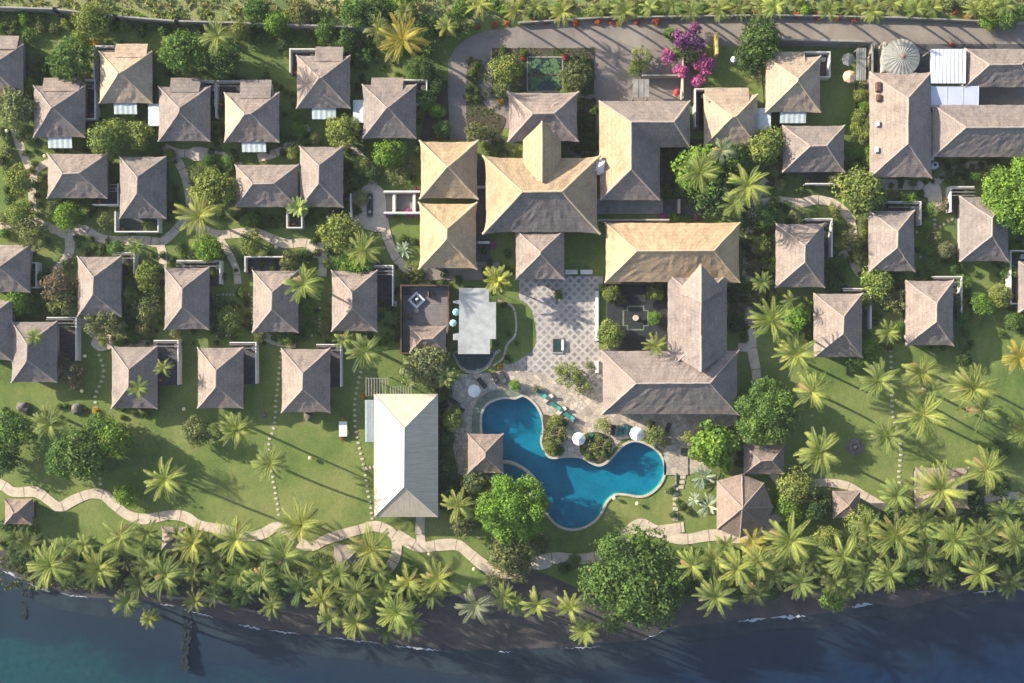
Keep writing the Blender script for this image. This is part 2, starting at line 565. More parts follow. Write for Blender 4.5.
# ------------------------------------------------------------------ the setting
def smooth_poly(pts, n=6, closed=False):
    """Catmull-Rom through 2D points"""
    out = []
    N = len(pts)
    rng = range(N if closed else N - 1)
    for i in rng:
        p0 = pts[(i - 1) % N] if closed or i > 0 else pts[i]
        p1 = pts[i]; p2 = pts[(i + 1) % N]
        p3 = pts[(i + 2) % N] if closed or i + 2 < N else p2
        for k in range(n):
            t = k / n
            q = []
            for a, b_, c, d in zip(p0, p1, p2, p3):
                q.append(.5 * (2 * b_ + (c - a) * t + (2 * a - 5 * b_ + 4 * c - d) * t * t + (3 * b_ - a - 3 * c + d) * t ** 3))
            out.append(tuple(q))
    if not closed: out.append(tuple(pts[-1]))
    return out


def sheet(name, outer, mat, z, holes=(), px=True, kind=True, parent=None):
    """a flat polygon; points in photo pixels"""
    cv = (lambda q: W(q[0], q[1], z)) if px else (lambda q: Vector((q[0], q[1], z)))
    loops = [[cv(q) for q in outer]] + [[cv(q) for q in h] for h in holes]
    tri = tessellate_polygon(loops)
    mb = MB()
    mb.v = [tuple(v) for lp in loops for v in lp]
    for t in tri:
        a, b_, c = [Vector(mb.v[i]) for i in t]
        t = tuple(t)
        if (b_ - a).cross(c - a).z < 0: t = t[::-1]
        mb.f.append(t); mb.uv.append(None); mb.mi.append(0)
    if parent is not None: return part(name, mb, mat, parent)
    o = link(name, mb, mat)
    if kind: o['kind'] = 'structure'
    return o


shore = smooth_poly([(-900, 480), (-400, 530), (-120, 556), (-40, 563), (0, 570), (20, 579), (45, 590), (80, 597), (130, 602), (170, 605), (197, 613), (250, 627), (288, 633),
                     (343, 639), (396, 646), (438, 650), (512, 652), (570, 648), (610, 646), (642, 640), (672, 629), (737, 622), (768, 618), (818, 615), (863, 605), (885, 606), (905, 609),
                     (925, 603), (955, 596), (1000, 590), (1060, 586), (1200, 570), (1500, 560), (2000, 550)], 4)
btop = smooth_poly([(-900, 440), (-400, 480), (-120, 520), (0, 546), (60, 556), (130, 562), (200, 572), (260, 587), (330, 592), (420, 600), (470, 590), (500, 577), (525, 571), (545, 574),
                    (590, 592), (640, 596), (700, 590), (740, 590), (790, 588), (850, 578), (900, 572), (930, 566), (1024, 560), (1060, 556), (1200, 535), (1500, 520), (2000, 500)], 4)


def at_x(poly, x):
    for (x0, y0), (x1, y1) in zip(poly, poly[1:]):
        if x0 <= x <= x1 and x1 > x0: return y0 + (y1 - y0) * (x - x0) / (x1 - x0)
    return poly[-1][1] if x > poly[-1][0] else poly[0][1]


pool = smooth_poly([(482, 425), (483, 413), (489, 404), (503, 399), (515, 399.5), (524, 397), (535, 406), (541, 418), (542, 430), (540, 443), (545.5, 455), (552.5, 459), (566.5, 457.5), (580.6, 458.4),
                    (591, 464), (599, 466.5), (606, 464), (613, 458), (624, 446), (635, 442), (648, 446), (659, 454.6), (664, 468), (661, 481), (652, 491), (641, 495.5), (626, 493.5), (615, 493.5),
                    (606, 501), (600.6, 512), (593, 521), (580, 527.5), (567, 528), (555, 522), (545, 510), (535, 497), (520, 487), (500, 482), (486, 474), (483, 460), (483, 440)], 4, True)


def grow(poly, d):
    n = len(poly); out = []
    area = sum(poly[i][0] * poly[(i + 1) % n][1] - poly[(i + 1) % n][0] * poly[i][1] for i in range(n))
    sg = 1 if area > 0 else -1
    for i in range(n):
        x0, y0 = poly[i - 1]; x1, y1 = poly[(i + 1) % n]
        dx, dy = x1 - x0, y1 - y0
        l = math.hypot(dx, dy) or 1
        out.append((poly[i][0] + sg * dy / l * d, poly[i][1] - sg * dx / l * d))
    return out


def blob(cx, cy, rx, ry, n=28, wob=.04, seed=1):
    rr = random.Random(seed)
    ph = [rr.uniform(0, 6.28) for _ in range(3)]
    return [(cx + rx * math.cos(a) * (1 + wob * math.sin(3 * a + ph[0]) + wob * math.sin(5 * a + ph[1])), cy + ry * math.sin(a) * (1 + wob * math.sin(3 * a + ph[0]) + wob * math.sin(5 * a + ph[1])))
            for a in [2 * math.pi * i / n for i in range(n)]]


def rect(x0, y0, x1, y1): return [(x0, y0), (x1, y0), (x1, y1), (x0, y1)]


sheet('lawn', [(-900, -60)] + [(-900, 30), ] + btop + [(2000, 30), (2000, -60)], M['lawn'], 0.0, [grow(pool, 1.5)])
sheet('field', [(-12000, -9000), (12000, -9000), (12000, 14), (1060, 20), (1024, 19), (900, 14), (760, 11), (600, 12), (520, 16), (470, 24), (430, 32), (330, 29), (256, 26), (180, 24), (120, 19), (60, 12), (0, 11), (-900, 0), (-12000, 0)],
      M['field'], 0.006)
# land far away on both sides
sheet('grass_land', [(-12000, 0), (-900, 0), (-900, 440), (-12000, 200)], M['field'], 0.003)
sheet('grass_land', [(12000, 0), (12000, 300), (2000, 500), (2000, 0)], M['field'], 0.003)

WATER_Z = -0.9


def beach():
    mb = MB()
    xs = [-900, -700, -500, -350, -250, -180, -120] + list(range(-90, 1120, 6)) + [1160, 1250, 1400, 1600, 1800, 2000]
    rows = 9
    grid = []
    for x in xs:
        y0 = at_x(btop, x); y1 = at_x(shore, x)
        col = []
        for j in range(rows):
            t = j / (rows - 1) * 1.5
            y = y0 + (y1 - y0) * t
            z = WATER_Z * (min(t, 1) ** 1.2) + (-1.6 * (t - 1) if t > 1 else 0) - .02 * (j > 0)
            z += mnoise.noise(Vector((x * .05, y * .08, 0))) * .10 * (0 if j == 0 else 1)
            if j == 0: z = .0
            col.append(len(mb.v)); mb.v.append(tuple(W(x, y, z)))
        grid.append(col)
    for a, b_ in zip(grid, grid[1:]):
        for j in range(rows - 1):
            mb.f.append((a[j], a[j + 1], b_[j + 1], b_[j])); mb.uv.append(None); mb.mi.append(0)
    structure('beach', mb, M['sand'], True)
    mb = MB(); grid = []
    for x in xs:
        y0 = at_x(btop, x) + (at_x(shore, x) - at_x(btop, x)) * 1.42
        col = []
        for (dy, z) in ((0, -1.5), (12, -1.9), (30, -2.4), (70, -3.2), (200, -5), (1000, -7), (9000, -9)):
            v = W(x, y0 + dy, z)
            if abs(x) > 899 or x > 1999:
                if dy > 100: v.x *= 8
            col.append(len(mb.v)); mb.v.append(tuple(v))
        grid.append(col)
    for a, b_ in zip(grid, grid[1:]):
        for j in range(6):
            mb.f.append((a[j], a[j + 1], b_[j + 1], b_[j])); mb.uv.append(None); mb.mi.append(0)
    structure('seabed', mb, M['seabed'], True)
    # the water surface, its edge tucked under the beach
    mb = MB()
    for (xa, xb) in zip(xs, xs[1:]):
        pa = W(xa, at_x(shore, xa) - 7, WATER_Z); pb = W(xb, at_x(shore, xb) - 7, WATER_Z)
        ya = W(xa, 12000, WATER_Z); yb = W(xb, 12000, WATER_Z)
        mb.face([pa, ya, yb, pb])
    structure('sea', mb, M['sea'])


beach()


def foam(x0, x1, wpx, seed):
    mb = MB(); rr = random.Random(seed)
    x = x0; prev = None
    while x <= x1:
        t = (x - x0) / (x1 - x0)
        w_ = wpx * math.sin(math.pi * min(max(t, .03), .97)) * rr.uniform(.1, 1.3)
        y = at_x(shore, x) + rr.uniform(-.9, .9)
        a = W(x, y - w_ / 2, WATER_Z + .035); b_ = W(x, y + w_ / 2, WATER_Z + .035)
        if prev: mb.face([prev[0], prev[1], b_, a])
        prev = (a, b_); x += rr.uniform(1.2, 2.6)
    return mb


fm = MB()
for (x0, x1, w_, sd) in ((2, 24, 2.6, 1), (27, 52, 2.2, 2), (60, 90, .9, 9), (160, 176, 1.6, 3), (190, 215, 1.1, 4), (238, 262, 2.0, 5), (268, 300, 1.2, 10), (330, 385, 1.1, 6), (392, 442, 2.2, 7), (498, 514, 1.8, 8),
                         (560, 600, .9, 11), (640, 668, 1.0, 12), (738, 768, 3.0, 13), (770, 806, 4.0, 14), (852, 874, 4.0, 15), (972, 1000, 1.3, 16)):
    q = foam(x0, x1, w_, sd)
    n0 = len(fm.v); fm.v += q.v
    for f in q.f: fm.f.append(tuple(i + n0 for i in f)); fm.uv.append(None); fm.mi.append(0)
fo = link('surf_foam', fm, M['foam']); tag(fo, 'surf', 'broken white line of surf along the dark beach'); fo['kind'] = 'stuff'

# roads, drive, beds, patios
sheet('road', [(560, 22), (600, 20), (768, 17.5), (900, 20), (1024, 25.5), (1400, 40), (2000, 60), (2000, 90), (1400, 70), (1024, 50), (900, 48), (768, 46), (690, 46), (640, 50), (560, 52)], M['road'], .014)
sheet('driveway', [(449, 140), (448, 60), (455, 48), (466, 39), (482, 32), (520, 26), (575, 22), (640, 50), (690, 46), (692, 100), (606, 104), (598, 166), (570, 166), (566, 130), (500, 128), (498, 142)], M['drive'], .020)


def bed(pts, mat, h=.12, name='planting_bed'):
    """a raised bed with a kerb: polygon top plus skirt"""
    mb = MB(); vs = [W(x, y, h) for x, y in pts]
    n = len(vs)
    mb.v = [tuple(v) for v in vs]
    for t in tessellate_polygon([vs]):
        a, b_, c = [vs[i] for i in t]; t = tuple(t)
        if (b_ - a).cross(c - a).z < 0: t = t[::-1]
        mb.f.append(t); mb.uv.append(None); mb.mi.append(0)
    for i in range(n):
        j = (i + 1) % n
        a, b_ = vs[i], vs[j]
        mb.face([(a.x, a.y, -.02), (b_.x, b_.y, -.02), b_, a], mi=1)
    o = link(name, mb, [mat, M['concrete']]); o['kind'] = 'structure'
    return o


bed(smooth_poly([(469, 58), (475, 62), (478, 80), (480, 97), (490, 110), (505, 118), (498, 133), (478, 140), (468, 128), (466, 95)], 4, True), M['soil'])
bed(rect(492, 48, 594, 94), M['soil'])
bed([(596, 100), (568, 96), (570, 150), (596, 152)], M['soil'])
bed([(428, 95), (447, 80), (450, 140), (420, 140)], M['soil'])
bed([(690, 60), (694, 52), (760, 50), (765, 122), (700, 130), (698, 95)], M['lawn'], .10, 'lawn_bed')
bed([(855, 84), (874, 84), (870, 176), (854, 176)], M['soil'])
bed([(741, 196), (778, 200), (776, 300), (762, 330), (758, 300), (757, 240)], M['soil'], .08)
bed([(660, 140), (745, 138), (746, 205), (700, 214), (664, 198)], M['soil'], .08)

# patio and pool deck
sheet('patio', [(519, 276), (603, 276), (603, 340), (603, 392), (560, 385), (540, 372), (519, 372)], M['diamond'], .026)
deck = [(438, 376), (470, 374), (497, 372), (512, 352), (519, 340), (519, 372), (540, 372), (560, 385), (603, 392), (603, 414), (736, 414), (738, 424), (716, 430), (714, 448), (707, 470), (690, 474), (668, 471), (668, 462),
        (662, 450), (650, 440), (636, 436), (622, 440), (610, 452), (600, 462), (545, 470), (500, 460), (478, 480), (458, 474), (452, 440), (441, 400)]
sheet('pool_deck', deck, M['flag'], .020, [])
# the deck sheet is cut around the pool by the raised ledge and by the water standing 3 cm above it


def pool_build():
    zw = .05
    inner = [W(x, y, 0) for x, y in pool]
    n = len(inner)
    outer = [W(x, y, 0) for x, y in grow(pool, 2.3)]
    cop = MB()
    for i in range(n):
        j = (i + 1) % n
        a, b_, c, d = inner[i], inner[j], outer[j], outer[i]
        up = lambda v, z: (v.x, v.y, z)
        cop.face([up(a, .17), up(b_, .17), up(c, .17), up(d, .17)][::-1])
        cop.face([up(a, -1.4), up(b_, -1.4), up(b_, .17), up(a, .17)])
        cop.face([up(d, .0), up(c, .0), up(c, .17), up(d, .17)][::-1])
    root = thing('swimming_pool', (16, -20, 0), 'swimming pool', 'large free-form blue swimming pool with two round ends in stone paving')
    part('coping', cop, M['coping'], root)
    sheet('pool_floor', pool, M['pooltile'], -1.35, parent=root)
    # water: keep true plan outline (no parallax at this height)
    wm = MB(); vs = [Vector((v.x, v.y, zw)) for v in inner]; wm.v = [tuple(v) for v in vs]
    for t in tessellate_polygon([vs]):
        a, b_, c = [vs[i] for i in t]; t = tuple(t)
        if (b_ - a).cross(c - a).z < 0: t = t[::-1]
        wm.f.append(t); wm.uv.append(None); wm.mi.append(0)
    part('water', wm, M['poolwater'], root)
    # dividing wall of the small basin
    ring = smooth_poly([(500, 462), (508, 462), (517, 465), (528, 472), (536, 482), (540, 500)], 5)
    db = MB(); pts = [W(x, y) for x, y in ring]
    db.tube([(p.x, p.y, .02) for p in pts], .32, 6)
    part('basin_wall', db, M['coping'], root)
    lg = MB()
    ledge_in = smooth_poly([(481, 436), (480.5, 420), (482, 411), (488, 402), (500, 396.5), (514, 397.5), (523, 395.5)], 5)
    ledge_out = smooth_poly([(472, 434), (472, 418), (475, 405), (482, 396), (495, 390), (512, 389.5), (522, 393)], 5)
    for i in range(len(ledge_in) - 1):
        a, b_ = W(*ledge_in[i]), W(*ledge_in[i + 1]); c, d = W(*ledge_out[i + 1]), W(*ledge_out[i])
        lg.face([(a.x, a.y, .12), (b_.x, b_.y, .12), (c.x, c.y, .12), (d.x, d.y, .12)][::-1])
        lg.face([(d.x, d.y, 0), (c.x, c.y, 0), (c.x, c.y, .12), (d.x, d.y, .12)][::-1])
    part('green_ledge', lg, M['poolledge'], root)


pool_build()


# a hole must exist in the deck too: rebuild it as polygons that stop at the coping
def deck_cut():
    o = bpy.data.objects['pool_deck']
    bm = bmesh.new(); bm.from_mesh(o.data)
    ow = Vector(o['_w'])
    # subdivide and drop what lies inside the pool outline
    for _ in range(7):
        big = [e for e in bm.edges if e.calc_length() > .55]
        if not big: break
        bmesh.ops.subdivide_edges(bm, edges=big, cuts=1)
        bmesh.ops.triangulate(bm, faces=bm.faces[:])
    pl = [(v.x, v.y) for v in (W(x, y) for x, y in grow(pool, .9))]

    def inside(x, y):
        r = False; j = len(pl) - 1
        for i in range(len(pl)):
            xi, yi = pl[i]; xj, yj = pl[j]
            if (yi > y) != (yj > y) and x < (xj - xi) * (y - yi) / (yj - yi) + xi: r = not r
            j = i
        return r
    kill = [f for f in bm.faces if all(inside(v.co.x + ow.x, v.co.y + ow.y) for v in f.verts)]
    kill += [f for f in bm.faces if f not in kill and inside(f.calc_center_median().x + ow.x, f.calc_center_median().y + ow.y)]
    bmesh.ops.delete(bm, geom=list(set(kill)), context='FACES')
    bm.to_mesh(o.data); bm.free()


deck_cut()
bed(smooth_poly([(543, 415), (555, 418), (566, 425), (562, 440), (556, 456), (548, 454), (542, 443), (543.5, 430)], 4, True), M['soil'], .2)
bed(smooth_poly([(583, 436), (596, 432), (610, 437), (612, 447), (606, 457), (599, 462), (590, 459), (580, 452)], 4, True), M['soil'], .2)


# paths
def path(pts, wpx, z=.03, name='path', mat='path', close=False):
    cp = smooth_poly(pts, 7)
    P = [W(x, y, 0) for x, y in cp]
    mb = MB(); dist = 0; prev = None
    for i, p in enumerate(P):
        t = P[min(i + 1, len(P) - 1)] - P[max(i - 1, 0)]
        t.z = 0; t.normalize()
        nrm = Vector((-t.y, t.x, 0))
        w_ = wpx * S / 2
        w_ *= 1 + .06 * math.sin(dist * .9)
        a, b_ = p + nrm * w_, p - nrm * w_
        if prev:
            d0 = dist; dist += (p - P[i - 1]).length
            uv = [(0, d0), (w_ * 2, d0), (w_ * 2, dist), (0, dist)]
            up = lambda v, zz: (v.x, v.y, zz)
            mb.face([up(prev[0], z), up(prev[1], z), up(b_, z), up(a, z)], uv)
            mb.face([up(prev[0], z - .05), up(prev[0], z), up(a, z), up(a, z - .05)], uv)
            mb.face([up(prev[1], z), up(prev[1], z - .05), up(b_, z - .05), up(b_, z)], uv)
        prev = (a, b_)
    o = link(name, mb, M[mat]); o['kind'] = 'structure'
    return o


PZ = [.030]


def pz():
    PZ[0] += .0035
    return PZ[0]


for pts, w_ in [
    ([(14, 128), (20, 146), (27, 163), (33, 176), (32, 192), (33, 212)], 8),
    ([(33, 174), (40, 167), (49, 162)], 7),
    ([(-60, 225), (-20, 226), (10, 224), (30, 222), (50, 228), (70, 234), (85, 230), (100, 238), (118, 241), (138, 240), (160, 243)], 9),
    ([(68, 232), (70, 248), (64, 262), (52, 275), (44, 290)], 9),
    ([(160, 243), (172, 234), (185, 218), (190, 205), (187, 185), (179, 163), (164, 146)], 8),
    ([(160, 243), (163, 258), (162, 280)], 8),
    ([(164, 147), (178, 153), (196, 153), (210, 154)], 8),
    ([(211, 152), (222, 153), (230, 158), (242, 164)], 3),
    ([(190, 222), (215, 234), (240, 233), (256, 232), (270, 238), (285, 243.5), (305, 243), (318, 248), (323, 260), (322, 276)], 9),
    ([(306, 243), (325, 246), (345, 232), (364, 214)], 8),
    ([(218, 236), (228, 252), (236, 268), (238, 284)], 7),
    ([(310, 127), (300, 133), (290, 144), (276, 153), (258, 158)], 8),
    ([(372, 186), (373, 172), (362, 158), (350, 148), (336, 146)], 8),
    ([(383, 218), (387, 236), (394, 254), (404, 266), (420, 274), (445, 274), (475, 270), (500, 270)], 9),
    ([(258, 331), (272, 340), (284, 343), (296, 344)], 8),
    ([(82, 318), (90, 330), (98, 340), (110, 344), (135, 343), (168, 344)], 6),
    ([(-60, 478), (-20, 480), (2, 485), (14, 492), (36, 492), (50, 501), (60, 507), (74, 500), (90, 494), (104, 495), (114, 504), (128, 515), (145, 519), (170, 515), (186, 517), (200, 525), (225, 530), (245, 536), (262, 534), (276, 527), (290, 532), (300, 543),
      (313, 546), (325, 540), (340, 535), (358, 530), (376, 526), (392, 533), (397, 545), (394, 560), (386, 572)], 10),
    ([(395, 533), (407, 541), (421, 547), (440, 545), (458, 545), (470, 554), (481, 563), (496, 573), (515, 572), (534, 563), (552, 558), (575, 559), (600, 556), (617, 545), (632, 529), (642, 524), (655, 530), (672, 537), (688, 539), (712, 535),
      (738, 538), (760, 532), (776, 518), (790, 506)], 11),
    ([(640, 523), (652, 531), (668, 529), (684, 527)], 10),
    ([(421, 512), (420, 530), (422, 546)], 9),
    ([(786, 494), (800, 487), (815, 483), (832, 483), (848, 486), (862, 494), (880, 505), (900, 515)], 8),
    ([(738, 430), (757, 452), (770, 470), (786, 494)], 7),
    ([(1090, 494), (1024, 496), (998, 495), (975, 505), (950, 512)], 8),
    ([(768, 180), (756, 195), (751, 220), (749, 245), (747, 275), (747, 300), (751, 330), (752, 350), (756, 372), (755, 395), (746, 412)], 9.5),
    ([(737, 347), (752, 348)], 8),
    ([(754, 205), (778, 201), (800, 203), (815, 200), (830, 202), (842, 210), (853, 222)], 9),
    ([(850, 218), (853, 235), (851, 252), (856, 268), (866, 280)], 8),
    ([(852, 251), (842, 256), (836, 268)], 8),
    ([(880, 184), (900, 185), (920, 186), (932, 196), (938, 212)], 10),
    ([(926, 196), (934, 184), (946, 174), (964, 167), (985, 165), (1000, 171), (1006, 180)], 8),
    ([(497, 300), (512, 306), (516, 320), (515, 335), (507, 345), (503, 358), (493, 366)], 2.2),
    ([(455, 352), (458, 363), (466, 371), (478, 372), (488, 366), (494, 355), (500, 350)], 2.6),
]:
    path(pts, w_, pz())
sheet('path', smooth_poly([(360, 222), (358, 200), (362, 188), (372, 184), (382, 188), (386, 200), (386, 220), (384, 232), (362, 228)], 4, True), M['plaza'], pz())
sheet('path', blob(103, 342, 12, 9), M['plaza'], pz())
sheet('path', blob(933, 196, 9, 15), M['plaza'], pz())
sheet('path', blob(317, 250, 11, 8), M['plaza'], pz())
sheet('path', blob(200, 154, 14, 7), M['plaza'], pz())
sheet('path', blob(66, 233, 9, 5), M['plaza'], pz())
sheet('path', blob(540, 562, 12, 8), M['plaza'], pz())
sheet('path', rect(664, 475, 688, 456), M['flag'], pz())
# small paved courts and dark paving between the central buildings
sheet('pavement', rect(597, 199, 663, 214), M['concrete'], pz())
sheet('pavement', rect(663, 199, 701, 216), M['slate'], pz())
sheet('pavement', rect(634, 146, 662, 186), M['slate'], pz())
sheet('pavement', rect(386, 194, 421, 214), M['road'], pz())
sheet('pavement', rect(476, 160, 490, 280), M['slate'], pz())
sheet('pavement', rect(421, 262, 500, 280), M['road'], pz())
M['court'] = plain('shaded_court_paving', (.022, .026, .03), .8, var=.5)  # slate made near black; the long hall's shade is put into this colour
sheet('pavement', rect(604, 283, 668, 352), M['court'], pz())
sheet('lawn_strip', rect(599, 284, 607, 350), M['lawn'], pz())
sheet('pavement', rect(979, 84, 1040, 107), M['drive'], pz())
sheet('pavement', rect(866, 44, 872, 180), M['timber'], pz())
sheet('pavement', rect(875, 44, 1030, 78), M['slate'], pz())
sheet('patch', blob(512, 330, 24, 34), M['lawn'], .034)
# ------------------------------------------------------------------ buildings
LAND = []           # landmarks for the descriptions: (phrase, x0, y0, x1, y1) in photo pixels


def jit(p, amp, fq=1.1):
    v = Vector(p)
    return v + Vector((mnoise.noise(v * fq), mnoise.noise(v * fq + Vector((17, 3, 5))), mnoise.noise(v * fq + Vector((5, 31, 9))))) * amp


def hip_mesh(x0, y0, x1, y1, z, H, inset=None, thick=.28, jitter=.07, sides=None, rise=.12, step=.8, flare=.25):
    """hip roof over a world rectangle; sides: dict N/E/S/W -> material index"""
    sides = sides or {}
    cx, cy = (x0 + x1) / 2, (y0 + y1) / 2
    a, b_ = (x1 - x0) / 2, (y1 - y0) / 2
    ins = inset if inset is not None else min(a, b_) * .97
    ra, rb = max(a - ins, .05), max(b_ - ins, .05)
    if a < b_: ra = .04
    else: rb = .04
    mb = MB()
    K = 7

    def prof(t): return z + H * ((1 - rise) * t + rise * t * t)

    def pt(side, u, t):
        # u in 0..1 along the side, t up the slope
        A = a + (ra - a) * t; B = b_ + (rb - b_) * t
        if t < .001:
            pass
        if side == 'S': x, y = -A + 2 * A * u, -B
        elif side == 'E': x, y = A, -B + 2 * B * u
        elif side == 'N': x, y = A - 2 * A * u, B
        else: x, y = -A, B - 2 * B * u
        cr = max(0, 1 - min(u, 1 - u) * 6) ** 2 * (1 - t) ** 2     # corners reach out and lift slightly
        x *= 1 + flare * .10 * cr; y *= 1 + flare * .10 * cr
        zz = prof(t) + flare * .35 * cr
        return Vector((cx + x, cy + y, zz))
    for side in 'SENW':
        L = 2 * (a if side in 'SN' else b_)
        n = max(4, int(L / step))
        half = b_ if side in 'SN' else a
        sl = math.hypot(H, half)
        mi = sides.get(side, 0)
        for k in range(K):
            t0, t1 = k / K, (k + 1) / K
            for i in range(n):
                u0, u1 = i / n, (i + 1) / n
                q = [pt(side, u0, t0), pt(side, u1, t0), pt(side, u1, t1), pt(side, u0, t1)]
                us = [(u * 2 - 1) * (L / 2 * (1 - t) + t * (ra if side in 'SN' else rb)) for u, t in ((u0, t0), (u1, t0), (u1, t1), (u0, t1))]
                uv = [(us[0] + 3, t0 * sl), (us[1] + 3, t0 * sl), (us[2] + 3, t1 * sl), (us[3] + 3, t1 * sl)]
                if (q[2] - q[3]).length < .02: mb.face([jit(q[0], jitter), jit(q[1], jitter), jit(q[2], jitter)], uv[:3], mi)
                else: mb.face([jit(p, jitter) for p in q], uv, mi)
        for i in range(n):
            u0, u1 = i / n, (i + 1) / n
            p, q = jit(pt(side, u0, 0), jitter), jit(pt(side, u1, 0), jitter)
            c = Vector((cx, cy, 0))
            o1 = Vector((p.x, p.y, p.z - thick)); o2 = Vector((q.x, q.y, q.z - thick))
            i1 = c + (Vector((p.x, p.y, 0)) - c) * .82; i1.z = z + H * .12 - thick * .3
            i2 = c + (Vector((q.x, q.y, 0)) - c) * .82; i2.z = i1.z
            mb.face([o1, o2, q, p], [(u0 * L, -.3), (u1 * L, -.3), (u1 * L, 0), (u0 * L, 0)], mi)
            mb.face([i1, i2, o2, o1], [(u0 * L, -1), (u1 * L, -1), (u1 * L, -.3), (u0 * L, -.3)], mi)
    cap = MB()
    top = [Vector((cx - ra, cy - rb, prof(1))), Vector((cx + ra, cy + rb, prof(1)))]
    return mb, dict(cx=cx, cy=cy, a=a, b=b_, ra=ra, rb=rb, prof=prof, pt=pt, top=top)


def caps_mesh(g, r=.16, jitter=.04):
    mb = MB()
    for side in 'SENW':
        pts = []
        for k in range(8):
            t = k / 7
            v = g['pt'](side, 0, t); v.z += r * .35
            pts.append(jit(v, jitter))
        mb.tube(pts, [r * (1.25 if i == 0 else .9) for i in range(8)], 6)
    a, b_ = g['top']
    n = max(2, int((b_ - a).length))
    mb.tube([jit(a + (b_ - a) * (i / n) + Vector((0, 0, r * .4)), jitter) for i in range(n + 1)] if (b_ - a).length > .3 else [a, b_ + Vector((0, 0, .12))], r * 1.15, 6)
    return mb


def pxrect(x0, y0, x1, y1, z):
    a = W(x0, y1, z); b_ = W(x1, y0, z)
    return a.x, a.y, b_.x, b_.y


def add_walls(root, x0, y0, x1, y1, h, inset=.8, mat='wall'):
    mb = MB()
    mb.box(x0 + inset, y0 + inset, 0, x1 - inset, y1 - inset, h)
    part('wall', mb, M[mat], root)
    mb = MB()
    mb.box(x0 + .55, y0 + .55, -.02, x1 - .55, y1 - .55, .16)
    part('plinth', mb, M['slate'], root)


def walls_ring(mb, x0, y0, x1, y1, h, t=.22, sides='NESW'):
    if 'N' in sides: mb.box(x0, y1 - t, 0, x1, y1, h)
    if 'S' in sides: mb.box(x0, y0, 0, x1, y0 + t, h)
    if 'W' in sides: mb.box(x0, y0 + t, 0, x0 + t, y1 - t, h - .003)
    if 'E' in sides: mb.box(x1 - t, y0 + t, 0, x1, y1 - t, h - .003)


